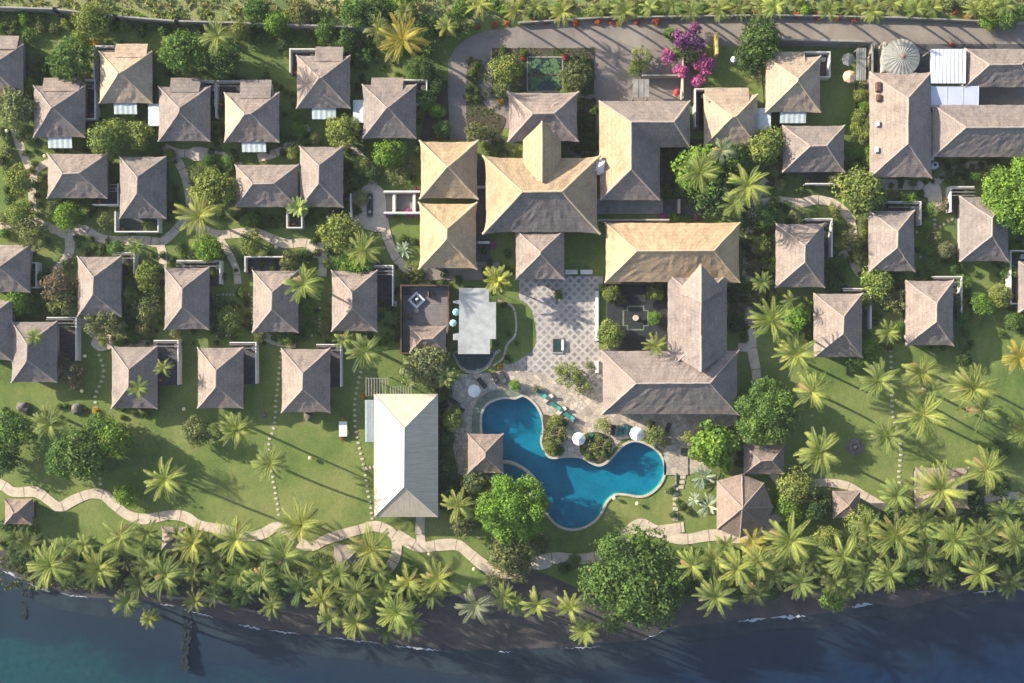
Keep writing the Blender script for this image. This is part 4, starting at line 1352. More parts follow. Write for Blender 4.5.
# ponds
def pond(pts, label, lm=None, rim='concrete', name='pond'):
    vs = [W(x, y, 0) for x, y in pts]; c = sum(vs, Vector()) / len(vs)
    root = thing(name, (c.x, c.y, 0), 'pond', label)
    mb = MB(); n = len(vs)
    for i in range(n):
        a, b_ = vs[i], vs[(i + 1) % n]
        ao, bo = a + (a - c).normalized() * .3, b_ + (b_ - c).normalized() * .3
        f = lambda v, z: (v.x, v.y, z)
        q = [f(a, .22), f(b_, .22), f(bo, .22), f(ao, .22)]
        mb.face(q); mb.face([f(ao, -.02), f(bo, -.02), f(bo, .22), f(ao, .22)]); mb.face([f(a, 0), f(b_, 0), f(b_, .22), f(a, .22)])
    part('rim', mb, M[rim], root)
    sheet('water', pts, M['pondwater'], .15, parent=root)
    return root


pl_ = pond(rect(528, 58, 562, 91), 'square garden pond with green lily patches and dark frames above the entrance hall')
mb = MB(); rr = random.Random(3)
for i in range(190):
    p = W(rr.uniform(529, 561), rr.uniform(59, 90), .17)
    if mnoise.noise(p * .5) < -.22: continue
    r0 = rr.uniform(.15, .4); mb.face([(p.x + r0 * math.cos(a), p.y + r0 * math.sin(a), .165 + .0004 * i) for a in [k * 1.0472 for k in range(6)]])
M['lily'] = plain('lily_pads', (.07, .14, .06), .8, var=.4)
part('lily_pads', mb, M['lily'], pl_)['kind'] = 'stuff'
mb = MB(); a = W(528, 75, 0); b_ = W(562, 75, 0)
mb.box(a.x, a.y - .1, .1, b_.x, b_.y + .1, .3); part('cross_beam', mb, M['timber'], pl_)
pond(smooth_poly([(457, 352), (458, 361), (464, 368), (474, 370), (484, 367), (490, 360), (491, 352)], 4, True), 'dark curved pond at the lower edge of the white canvas canopy')
pd = pond([(367, 195), (369, 193), (371, 193), (373, 195), (373, 215), (371, 217), (369, 217), (367, 215)], 'narrow dark green oblong pond in the middle of the small pale plaza')
for yy in (198, 212):
    p = W(370, yy, .3); mb = MB(); mb.lathe(p.x, p.y, [(.2, .1), (.25, .5), (.1, .6), (0, .62)], 8); part('stone_spout', mb, M['coping'], pd)
# fountain court
ft = pond([(628, 307), (643, 307), (643, 311), (647, 311), (647, 325), (643, 325), (643, 329), (628, 329), (628, 325), (624, 325), (624, 311), (628, 311)], 'cross-shaped stone fountain basin in the dark court of the long halls', rim='poolledge', name='fountain')
mb = MB(); p = W(635.5, 318, 0); mb.lathe(p.x, p.y, [(.5, .1), (.5, .4), (.2, .5), (.2, .8), (.45, .9), (.45, .97), (0, .95)], 12); part('stone_jet', mb, M['coping'], ft)
pd = pond(rect(553, 339, 562, 352), 'small dark square basin with a white post near the bottom of the patterned patio')
mb = MB(); p = W(562.5, 345, 0); mb.box(p.x - .2, p.y - .9, 0, p.x + .2, p.y + .9, .5); part('white_spout', mb, M['white'], pd)


# walls and fences
def wall_line(name, pts, h, t, mat, label, cat='wall', posts=0, group=None):
    P = [W(x, y, 0) for x, y in pts]
    root = thing(name, tuple(P[0]), cat, label, group)
    mb = MB()
    for i, (a, b_) in enumerate(zip(P, P[1:])):
        d = b_ - a; ang = math.atan2(d.y, d.x); c = (a + b_) / 2
        mb.obox(c.x, c.y, -.02, d.length + (t if i < len(P) - 2 else 0), t, h + .02 + .003 * i, ang)
    part('wall_body', mb, M[mat], root)
    if posts:
        for a, b_ in zip(P, P[1:]):
            n = max(1, int((b_ - a).length / posts))
            for k in range(n + 1):
                v = a + (b_ - a) * (k / n)
                mb = MB(); mb.obox(v.x, v.y, 0, t * 1.8, t * 1.8, h + .18); part('pillar', mb, M[mat], root)
    return root


wall_line('boundary_wall', [(-80, 9), (0, 11), (60, 13), (120, 20), (180, 25), (256, 27), (330, 30), (428, 33)], 2.2, .3, 'concrete', 'long grey boundary wall behind the hedges at the top left', posts=8)
wall_line('road_wall', [(520, 24), (560, 21.5), (600, 19), (768, 16.5), (900, 19), (1060, 26)], .9, .25, 'concrete', 'low wall along the upper side of the road')
wall_line('yard_wall', [(768, 43), (855, 45), (868, 46), (868, 180)], 2.2, .3, 'concrete', 'grey yard wall turning down beside the long service building')
wall_line('yard_wall', [(880, 46), (878, 76)], 2.4, .5, 'wall', 'short thick tan wall left of the round tank')
wall_line('yard_wall', [(681, 47), (681, 101)], 2.0, .3, 'wall', 'thin wall at the right side of the dark parking yard')
wall_line('yard_wall', [(641, 78), (681, 78)], 1.8, .25, 'concrete', 'wall along the upper side of the dark parking yard')
wall_line('screen_fence', [(714.5, 36), (714.5, 58)], 2.2, .5, 'yellowboard', 'yellow bamboo screen standing right of the purple bougainvillea', 'fence')
wall_line('garden_wall', [(385, 193), (421, 193)], 1.6, .35, 'white', 'upper white garden wall of the gateway with pink flowers beside it')
wall_line('garden_wall', [(385, 214), (421, 214)], 1.6, .35, 'white', 'lower white garden wall of the gateway below its brown paving')
for i, (x, lab) in enumerate(((395, 'left white cross wall inside the gateway'), (415, 'right white cross wall inside the gateway'))):
    wall_line('cross_wall', [(x, 194), (x, 213)], 1.2, .5, 'white', lab)
wall_line('garden_wall', [(478, 243), (490, 243)], 1.4, .35, 'white', 'short white wall right of the lower golden pavilion')
wall_line('garden_wall', [(476, 188), (487, 188)], 1.4, .35, 'white', 'short white wall right of the upper golden pavilion')
wall_line('terrace_wall', [(597, 291), (597, 341)], .8, .55, 'white', 'long low white wall along the right side of the patterned patio')
wall_line('terrace_wall', [(597, 361), (597, 373)], .8, .55, 'white', 'short low white wall continuing below the long patio wall')
wall_line('garden_wall', [(597, 221), (668, 221)], 1.6, .3, 'wall', 'tan garden wall above the long golden hall')
wall_line('garden_wall', [(678, 200), (678, 214)], 1.4, .4, 'wall', 'short pale wall crossing the dark paving above the long golden hall')
wall_line('courtyard_fence', [(604, 284), (664, 284)], 1.8, .25, 'timber', 'dark fence along the upper side of the fountain court', 'fence')
wall_line('stone_kerb', [(676, 474), (676, 484), (665, 492)], .3, .3, 'rock', 'low stone kerb at the lower right end of the pool deck', 'kerb')
wall_line('sea_wall', [(160, 595), (215, 600), (262, 612)], .7, .5, 'rock', 'low stone sea wall under the beach palms at the left', 'wall')


# stone groynes running into the water
def groyne(x0, y0, x1, y1, wpx, z0, z1, label, seed):
    rr = random.Random(seed)
    a, b_ = W(x0, y0, 0), W(x1, y1, 0)
    root = thing('stone_groyne', tuple(a), 'groyne', label)
    mb = MB(); n = int((b_ - a).length * 11)
    for i in range(n):
        t = rr.random(); c = a + (b_ - a) * t
        c.x += rr.uniform(-.5, .5) * wpx * S; c.y += rr.uniform(-.3, .3)
        z = z0 + (z1 - z0) * t
        r = rr.uniform(.25, .5)
        ph = rr.uniform(0, 6)
        ring0 = [(c.x + r * math.cos(ph + k * 1.0472) * rr.uniform(.8, 1.2), c.y + r * math.sin(ph + k * 1.0472) * rr.uniform(.8, 1.2), z - .6) for k in range(6)]
        ring1 = [(c.x + .75 * r * math.cos(ph + k * 1.0472), c.y + .75 * r * math.sin(ph + k * 1.0472), z + r * .5 + rr.uniform(-.08, .08)) for k in range(6)]
        for k in range(6):
            mb.face([ring0[k], ring0[(k + 1) % 6], ring1[(k + 1) % 6], ring1[k]])
        mb.face(ring1)
    part('rocks', mb, M['wetrock'], root)['kind'] = 'stuff'


groyne(187, 596, 181, 672, 8, -1.0, -1.8, 'brown stone groyne running into the water below the left palms', 5)
groyne(25, 555, 18, 622, 4, -.9, -2.3, 'dark narrow stone groyne sinking into the water at the far left', 6)
# ------------------------------------------------------------------ plants
def np_mesh(name, V, F, leafv=None, dry=None, mat=None):
    me = bpy.data.meshes.new(name)
    nv, nf = len(V), len(F)
    me.vertices.add(nv); me.vertices.foreach_set('co', np.asarray(V, dtype=np.float32).ravel())
    F = np.asarray(F, dtype=np.int32); k = F.shape[1]
    me.loops.add(nf * k); me.loops.foreach_set('vertex_index', F.ravel())
    me.polygons.add(nf)
    me.polygons.foreach_set('loop_start', np.arange(0, nf * k, k, dtype=np.int32))
    me.polygons.foreach_set('loop_total', np.full(nf, k, dtype=np.int32))
    me.update(calc_edges=True)
    if leafv is not None:
        a = me.attributes.new('leafv', 'FLOAT', 'FACE'); a.data.foreach_set('value', np.asarray(leafv, dtype=np.float32))
    if dry is not None:
        a = me.attributes.new('dry', 'FLOAT', 'FACE'); a.data.foreach_set('value', np.asarray(dry, dtype=np.float32))
    if mat: me.materials.append(mat)
    return me


def leaf_quads(c, nrm, size, rng, aspect=.55):
    n = len(c)
    ref = rng.normal(size=(n, 3)); u = np.cross(nrm, ref); u /= np.linalg.norm(u, axis=1, keepdims=True) + 1e-9
    v = np.cross(nrm, u); v /= np.linalg.norm(v, axis=1, keepdims=True) + 1e-9
    s = size[:, None]
    a = c - u * s; b_ = c - v * s * aspect + nrm * s * .15; d = c + u * s; e = c + v * s * aspect + nrm * s * .15
    V = np.stack([a, b_, d, e], 1).reshape(-1, 3)
    F = np.arange(n * 4).reshape(-1, 4)
    return V, F


def crown_mesh(name, seed, r, h, nl, n, leaf, lobe=.36, mat='leaf', openness=0.0, flat=.7, base=None):
    """leaf faces spread over many small lobes set on an uneven dome of radius r, height h"""
    rng = np.random.default_rng(seed)
    base = h * .45 if base is None else base
    # lobes
    L = []
    for i in range(nl):
        t = (i + .5) / nl
        z = 1 - 1.25 * t
        ph = i * 2.39996 + rng.uniform(-.3, .3)
        rr = math.sqrt(max(0, 1 - z * z))
        k = rng.uniform(.5, 1.0)
        L.append((rr * math.cos(ph) * r * k * (1 - lobe * .3), rr * math.sin(ph) * r * k * (1 - lobe * .3), base + z * (h - base) * k * .8 * flat, r * lobe * rng.uniform(.6, 1.25), rng.uniform(.0, 1)))
    L.append((0, 0, base + (h - base) * .3, r * .5, .5))
    L = np.array(L)
    if openness: L = L[rng.random(len(L)) > openness]
    w = L[:, 3] ** 2; w /= w.sum()
    idx = rng.choice(len(L), n, p=w)
    d = rng.normal(size=(n, 3)); d[:, 2] += .35; d /= np.linalg.norm(d, axis=1, keepdims=True)
    rad = L[idx, 3] * rng.uniform(.72, 1.08, n)
    # secondary lumps on every lobe so that small clumps read
    lump = np.sin(d[:, 0] * 5 + idx) * np.sin(d[:, 1] * 5 + idx * 2.1) * np.cos(d[:, 2] * 4 + idx)
    rad = rad * (1 + .16 * lump)
    rad = np.where(rng.random(n) < .06, rad * 1.22, rad)
    c = L[idx, :3] + d * rad[:, None]
    c[:, 2] = np.maximum(c[:, 2], .25)
    nr = d * 1.0 + rng.normal(size=(n, 3)) * .55; nr[:, 2] += .25; nr /= np.linalg.norm(nr, axis=1, keepdims=True)
    size = leaf * rng.uniform(.6, 1.3, n)
    V, F = leaf_quads(c, nr, size, rng)
    lv = np.clip(.5 + (L[idx, 4] - .5) * .5 + rng.normal(size=n) * .18, 0, 1)
    dry = (rng.random(n) < .015) * rng.uniform(.3, .9, n)
    return np_mesh(name, V, F, lv, dry, M[mat]), L


def trunk_mesh(name, L, r, seed, mat='bark', tr=.06):
    rng = random.Random(seed)
    mb = MB()
    h0 = float(min(L[:, 2].max() * .5, 4))
    R0 = r * tr + .06
    mb.tube([(0, 0, -.1), (.05, .03, h0 * .5), (0, 0, h0)], [R0 * 1.4, R0, R0 * .85], 7)
    for i in range(0, len(L), max(1, len(L) // 9)):
        e = Vector(L[i][:3]); m = Vector((e.x * .45, e.y * .45, h0 + (e.z - h0) * .6))
        mb.tube([(0, 0, h0 * .85), m, e], [R0 * .6, R0 * .4, R0 * .12], 5)
    me = bpy.data.meshes.new(name); me.from_pydata(mb.v, [], mb.f); me.materials.append(M[mat])
    return me


# prototypes: (crown mesh, trunk mesh, nominal radius)
PROTO = {'tree': [], 'big': [], 'open': [], 'bush': [], 'feather': []}
for i in range(4):
    me, L = crown_mesh('round_crown', 20 + i, 3.0, 5.2, 26, 2600, .21, .34)
    PROTO['tree'].append((me, trunk_mesh('tree_trunk', L, 3.0, i), 3.0))
for i in range(2):
    me, L = crown_mesh('wide_crown', 40 + i, 7.5, 10.5, 90, 17000, .26, .22, flat=.95)
    PROTO['big'].append((me, trunk_mesh('wide_tree_trunk', L, 7.5, i), 7.5))
for i in range(3):
    me, L = crown_mesh('sparse_crown', 60 + i, 2.8, 4.4, 30, 1000, .20, .24, openness=.25)
    PROTO['open'].append((me, trunk_mesh('branching_trunk', L, 2.8, i, tr=.05), 2.8))
for i in range(4):
    me, L = crown_mesh('bush_leaves', 80 + i, 1.3, 1.7, 9, 480, .17, .42, base=.5)
    PROTO['bush'].append((me, None, 1.3))
for i in range(2):
    me, L = crown_mesh('feathery_crown', 90 + i, 3.4, 5.5, 40, 4200, .30, .30)
    me2 = me
    PROTO['feather'].append((me2, trunk_mesh('feathery_trunk', L, 3.4, i), 3.4))


def palm_crown(name, seed, nf=24, L=4.4, width=1.0, droop=1.0, up=.0, dryfrac=.12, stations=17, wid=.13):
    rng = np.random.default_rng(seed)
    V, F, lv, dr = [], [], [], []

    def quad(a, b_, c, d, l, q):
        n = len(V); V.extend([a, b_, c, d]); F.append((n, n + 1, n + 2, n + 3)); lv.append(l); dr.append(q)
    for i in range(nf):
        if rng.random() < .10: continue
        t = i / (nf - 1)                     # 0 = youngest, upright; 1 = oldest, hanging
        az = i * 2.39996 + rng.uniform(-.45, .45)
        el = math.radians(72 - 88 * t ** .8 + rng.uniform(-7, 7)) + up
        ln = L * (.70 + .36 * math.sin(math.pi * min(1, t * .8 + .22))) * rng.uniform(.88, 1.08)
        dire = np.array([math.cos(az), math.sin(az), 0.0]); side = np.array([-math.sin(az), math.cos(az), 0.0])
        twist = rng.uniform(-1.5, 1.5)
        P = [np.zeros(3)]; e = el; tang = []
        seg = stations
        for s in range(seg):
            q = s / seg
            e_ = el - droop * (1.35 * q ** 1.4) * (1.0 - .25 * t)
            d = dire * math.cos(e_) + np.array([0, 0, math.sin(e_)])
            tang.append(d); P.append(P[-1] + d * ln / seg + side * twist * .02 * s * ln / seg)
        isdry = 1.0 if (t > .84 and rng.random() < dryfrac * 3.5) else (rng.uniform(.2, .5) if t > .8 and rng.random() < .4 else 0.0)
        base_l = np.clip(.62 - .25 * t + rng.normal() * .12, 0, 1)
        for s in range(seg):
            a, b_ = P[s], P[s + 1]; d = tang[s]
            up_v = np.cross(d, side); up_v = -up_v if up_v[2] < 0 else up_v
            w_ = .045 * (1 - s / seg) + .012
            quad(a - side * w_ + up_v * .01, b_ - side * w_ + up_v * .01, b_ + side * w_ + up_v * .01, a + side * w_ + up_v * .01, min(1, base_l + .45), isdry * .6)
            if s < 2: continue
            q = (s - 1) / (seg - 1)
            ll = width * .72 * (math.sin(math.pi * min(1, q * .82 + .14)) ** .7) * rng.uniform(.85, 1.1)
            for sg in (-1, 1):
                for hlf in (0, .5):
                    p = a + (b_ - a) * (hlf + rng.uniform(-.1, .1))
                    out = side * sg * .74 + d * .66 + up_v * .18
                    out /= np.linalg.norm(out)
                    m = p + out * ll * .55
                    out2 = out + np.array([0, 0, -.75]); out2 /= np.linalg.norm(out2)
                    tip = m + out2 * ll * .5
                    wv = d * wid * .31 * rng.uniform(.8, 1.2)
                    l = np.clip(base_l + rng.normal() * .1, 0, 1)
                    quad(p - wv, p + wv, m + wv, m - wv, l, isdry)
                    quad(m - wv, m + wv, tip + wv * .2, tip - wv * .2, l, isdry)
    # coconuts and the boot of the crown
    for k in range(7):
        az = rng.uniform(0, 6.28); c = np.array([.32 * math.cos(az), .32 * math.sin(az), -.35])
        r0 = .14
        for j in range(4):
            a0 = j * math.pi / 2; a1 = a0 + math.pi / 2
            quad(c + [0, 0, r0], c + [r0 * math.cos(a0), r0 * math.sin(a0), 0], c + [0, 0, -r0], c + [r0 * math.cos(a1), r0 * math.sin(a1), 0], .3, .5)
    return np_mesh(name, np.array(V), np.array(F), lv, dr, M['palmleaf'])


PALMC = [palm_crown('palm_crown', 100 + i, nf=(35, 27, 38, 31, 33, 24, 36, 29, 32)[i], L=(4.5, 4.2, 4.7, 4.3, 4.5, 4.6, 4.1, 4.6, 4.4)[i], droop=(.95, 1.25, .8, 1.35, 1.0, .9, 1.1, 1.45, .7)[i],
                    dryfrac=(.1, .2, .05, .15, .1, .2, .08, .2, .1)[i]) for i in range(9)]
FANC = [palm_crown('fan_palm_crown', 120 + i, nf=40, L=3.3, width=.95, droop=.55, dryfrac=.02, stations=11, wid=.26) for i in range(2)]
AGAVE = [palm_crown('silver_rosette', 130 + i, nf=26, L=2.0, width=.42, droop=.5, dryfrac=0, stations=7, wid=.22) for i in range(2)]
PALMT = []
for i in range(4):
    rr = random.Random(i)
    mb = MB(); H = 1.0
    lean = (rr.uniform(-.12, .12), rr.uniform(-.12, .12))
    # unit trunk, scaled per palm; the crown sits at its top
    pts = []; rads = []
    for k in range(15):
        t = k / 14
        pts.append((0 + .0, 0, t))
        rads.append((.27 - .12 * t + .12 * max(0, 1 - t * 8)) * (1 + .05 * (k % 2)))
    PALMT.append((pts, rads))


def palm_trunk(base, top, seed, scale=1):
    pts, rads = PALMT[seed % 4]
    mb = MB(); P = []
    bv = top - base
    bow = Vector((bv.x, bv.y, 0))
    for (x, y, t) in pts:
        P.append(base + bv * t - bow * (.28 * math.sin(math.pi * t)) * 1.0)
    mb.tube(P, [r * scale for r in rads], 7)
    return mb


AUTO = []       # (object, look words, px, py, noun group) -> label written later


def palm(px, py, r, h=None, tint=(.13, .17, .028), look='green', lean=None, kind='coco', seed=None):
    """px, py, r: crown centre and radius in photo pixels"""
    sd = int(px * 7 + py * 13) if seed is None else seed
    rr = random.Random(sd)
    if kind == 'coco':
        h = h or rr.uniform(8.5, 11.5); nom = 4.35; crowns = PALMC
        if r < 14: h = min(h, 5.5)
        elif r < 18: h = min(h, 8)
        lean = lean or (rr.uniform(-1.6, 1.6), rr.uniform(-2.0, .8))
    elif kind == 'fan':
        h = h or 5; nom = 3.5; crowns = FANC; lean = lean or (0.1, .1)
    else:
        h = h or .9; nom = 2.1; crowns = AGAVE; lean = lean or (0.0, 0.0)
    top = W(px, py, h)
    if kind == 'coco':      # trunks rise from close under the crown, each with its own lean
        g0 = W(px, py, 0); g0 = top + (g0 - top) * .75
        base = Vector((g0.x + lean[0] * .5, g0.y - lean[1] * .5, 0))
    else:
        base = Vector((top.x + lean[0], top.y - lean[1], 0))
    for_beach = at_x(btop, px) if -900 < px < 2000 else 1e9
    base.z = -.2 if (341.5 - base.y / S) < for_beach else -.7
    names = {'coco': 'coconut_palm', 'fan': 'fan_palm', 'agave': 'silver_agave'}
    cats = {'coco': 'palm', 'fan': 'palm', 'agave': 'plant'}
    root = thing(names[kind], tuple(base), cats[kind])
    s = (r * S * (D - h) / D) / nom * 1.06
    tr = part('trunk', palm_trunk(base, top, sd, .9 if kind == 'coco' else .7), M['palmbark'], root)
    c = bpy.data.objects.new('crown', crowns[sd % len(crowns)]); C.objects.link(c)
    c.parent = root; c.location = top - base
    c.scale = (s, s, s * rr.uniform(.9, 1.1)); c.rotation_euler = (rr.uniform(-.12, .12), rr.uniform(-.12, .12), rr.uniform(0, 6.28))
    k = rr.uniform(.88, 1.12)
    c.color = (tint[0] * k * rr.uniform(.93, 1.07), tint[1] * k, tint[2] * k, 1)
    noun = {'coco': 'coconut palm', 'fan': 'fan palm', 'agave': 'spiky rosette plant'}[kind]
    root['group'] = {'coco': 'coconut palms in the resort garden', 'fan': 'fan palms', 'agave': 'silver rosette plants'}[kind]
    AUTO.append((root, look + ' ' + noun, px, py))
    return root


YG = (.20, .24, .06); GR = (.15, .195, .055); DG = (.09, .13, .042); GD = (.29, .26, .05); SV = (.17, .20, .13)


def T(t):
    return {'y': (YG, 'yellow-green'), 'g': (GR, 'green'), 'd': (DG, 'dark green'), 'o': (GD, 'golden yellow'), 's': (SV, 'silvery')}[t]


for q in [
    # top edge and entrance
    (403, 40, 24, 'o'), (379, 30, 17, 'g'), (218, 37, 19, 'g'), (480, 5, 15, 'y'), (447, 27, 13, 'y'), (516, 10, 14, 'y'), (562, 13, 14, 'y'), (624, 12, 16, 'y'), (672, 5, 13, 'g'), (692, 12, 12, 'g'),
    (719, 9, 13, 'y'), (762, 8, 13, 'g'), (775, 6, 14, 'y'), (828, 11, 12, 'g'), (873, 12, 14, 'y'), (893, 3, 12, 'g'), (915, 9, 13, 'y'), (932, 8, 12, 'y'), (405, 12, 13, 'g'), (536, 8, 12, 'g'), (600, 9, 11, 'g'), (650, 8, 12, 'y'), (740, 9, 12, 'g'),
    (852, 8, 12, 'g'), (1005, 6, 13, 'g'), (975, 10, 12, 'y'),
    # centre right
    (700, 172, 22, 'y'), (722, 151, 15, 's'), (748, 186, 22, 'y'), (735, 204, 17, 'g'),
    # right palm lawn
    (771, 320, 23, 'y'), (796, 354, 22, 'y'), (812, 392, 22, 'y'), (820, 452, 26, 'y'), (878, 381, 20, 'g'), (921, 372, 20, 'y'), (922, 415, 26, 'y'), (972, 388, 25, 'y'), (983, 410, 22, 'g'), (986, 470, 24, 'y'), (940, 489, 29, 'y'),
    (897, 496, 20, 'g'), (886, 436, 19, 'g'), (1019, 357, 17, 'o'), (1024, 428, 20, 'y'), (888, 332, 12, 'y'), (762, 282, 12, 'g'), (790, 300, 10, 'g'), (930, 392, 14, 'd'),
    # left
    (200, 216, 24, 'y'), (50, 424, 20, 'g'), (237, 430, 18, 'y'), (166, 480, 22, 'y'), (271, 464, 19, 'g'), (365, 352, 22, 'g'), (304, 284, 22, 'y'), (364, 250, 18, 'g'), (136, 247, 11, 'g'), (35, 337, 10, 'g'), (139, 388, 12, 'g'),
    (164, 368, 11, 'g'), (656, 345, 13, 'y'), (458, 506, 20, 'y'), (344, 340, 12, 'g'),
    # beach belt, left to right
    (-6, 545, 16, 'g'), (52, 566, 25, 'y'), (100, 568, 21, 'y'), (121, 537, 22, 'y'), (166, 575, 26, 'g'), (127, 602, 17, 'g'), (150, 618, 12, 'y'), (194, 543, 19, 'y'), (196, 601, 13, 'g'), (236, 540, 24, 'y'), (262, 578, 20, 'g'), (285, 556, 26, 'g'),
    (302, 525, 24, 'y'), (300, 589, 20, 'd'), (322, 600, 19, 'y'), (371, 549, 25, 'y'), (356, 592, 20, 'g'), (356, 622, 21, 'y'), (396, 612, 20, 'y'), (409, 582, 19, 'y'), (438, 578, 18, 'y'), (476, 605, 22, 's'), (504, 596, 14, 'g'), (384, 590, 16, 'g'),
    (340, 575, 16, 'g'), (272, 605, 14, 'g'),
    (537, 604, 18, 'y'), (515, 604, 12, 'g'), (570, 607, 18, 'y'), (585, 630, 16, 'y'), (692, 566, 19, 'y'), (715, 597, 21, 'g'), (737, 569, 22, 'y'), (757, 561, 22, 'y'), (753, 542, 15, 'o'), (790, 540, 27, 'y'), (772, 572, 20, 'g'), (800, 582, 18, 'g'),
    (843, 556, 24, 'y'), (834, 582, 17, 'g'), (812, 560, 15, 'd'), (895, 535, 25, 'y'), (888, 573, 21, 'y'), (953, 540, 21, 'y'), (981, 536, 18, 'g'), (979, 573, 22, 'y'), (1014, 541, 23, 'g'), (947, 518, 17, 'g'), (925, 556, 18, 'd'),
    (1010, 582, 15, 'd'), (1003, 512, 17, 'g'), (868, 525, 16, 'g'), (920, 525, 16, 'g'), (865, 577, 15, 'g'), (1030, 500, 16, 'g'), (85, 545, 14, 'g'), (30, 545, 15, 'd'), (240, 575, 14, 'g'), (218, 560, 16, 'd'), (725, 545, 14, 'g'),
]:
    tn, lk = T(q[3]); palm(q[0], q[1], q[2], tint=tn, look=lk)
# further palms that fill the belt along the beach
RB = random.Random(77)
have = [(q[2], q[3]) for q in AUTO if 'palm' in q[1]]
cand = 0
for _ in range(900):
    if cand >= 34: break
    x = RB.uniform(0, 1024)
    lo_ = at_x(btop, x) - (34 if x < 440 or x > 690 else 6)
    if 440 < x < 690: continue
    y = RB.uniform(lo_, at_x(shore, x) - (14 if x < 690 else 22)); r0 = RB.uniform(12, 18)
    if min(math.hypot(x - a, y - b_) for a, b_ in have) < 13: continue
    have.append((x, y)); cand += 1
    tn, lk = T(RB.choice('gdgdd')); palm(x, y, r0, tint=tn, look=lk, h=RB.uniform(6, 9))
palm(446, 378, 11, tint=(.20, .25, .09), look='small pale green', kind='fan', h=3.5)
palm(497, 280, 16, tint=(.24, .28, .06), look='yellow-green', kind='fan', h=4.5)
palm(299, 208, 12, tint=(.22, .27, .10), look='pale green', kind='fan', h=3.5)
palm(452, 376, 9, tint=(.16, .21, .07), look='small green', kind='fan', h=3)
for q in ((702, 477, 14), (708, 506, 13), (404, 250, 10), (694, 500, 8)): palm(*q, tint=(.30, .36, .28), look='silver', kind='agave', h=1.0)


BUSH = []


def tree(px, py, r, kind='tree', tint=(.09, .14, .03), look='green', h=None, zs=None, rot=None, soft=False):
    rr = random.Random(int(px * 11 + py * 17))
    protos = PROTO[kind]; me, tm, nom = protos[rr.randrange(len(protos))]
    topz = {'tree': 3.6, 'big': 6.0, 'open': 3.2, 'bush': .8, 'feather': 3.6}[kind] * (r * S / nom)
    b_ = W(px, py, topz * .9); b_.z = -.05
    if (341.5 - b_.y / S) > at_x(btop, px): b_.z = -.5
    s = r * S / nom
    nm = 'shrub' if kind == 'bush' else 'tree'
    zs_ = zs or (s * rr.uniform(.9, 1.1))
    k = rr.uniform(.9, 1.12)
    colr = (tint[0] * k * rr.uniform(.94, 1.06), tint[1] * k, tint[2] * k, 1)
    rz = rr.uniform(0, 6.28) if rot is None else rot
    if tm is None and soft:
        BUSH.append((r, me, tuple(b_), s, zs_, rz, colr, look, px, py)); return None
    if tm is None:
        o = bpy.data.objects.new('shrub', me); C.objects.link(o)
        o.location = b_; o.scale = (s, s, zs_); o.rotation_euler.z = rz; o.color = colr
        o['category'] = 'shrub'; o['group'] = 'shrubs in the garden beds'
        AUTO.append((o, look + ' shrub', px, py))
        return o
    nmo = {'tree': 'round_tree', 'big': 'wide_tree', 'open': 'sparse_tree', 'feather': 'feathery_tree'}[kind]
    root = thing(nmo, tuple(b_), 'tree'); root.scale = (s, s, zs_); root.rotation_euler.z = rz
    c = bpy.data.objects.new('crown', me); C.objects.link(c); c.parent = root; c.color = colr
    t = bpy.data.objects.new('trunk', tm); C.objects.link(t); t.parent = root
    root['group'] = {'tree': 'round garden trees', 'big': 'wide spreading trees', 'open': 'sparse branching trees', 'feather': 'feathery trees'}[kind]
    AUTO.append((root, look + {'tree': ' round tree', 'big': ' wide tree', 'open': ' sparse tree', 'feather': ' feathery tree'}[kind], px, py))
    return root


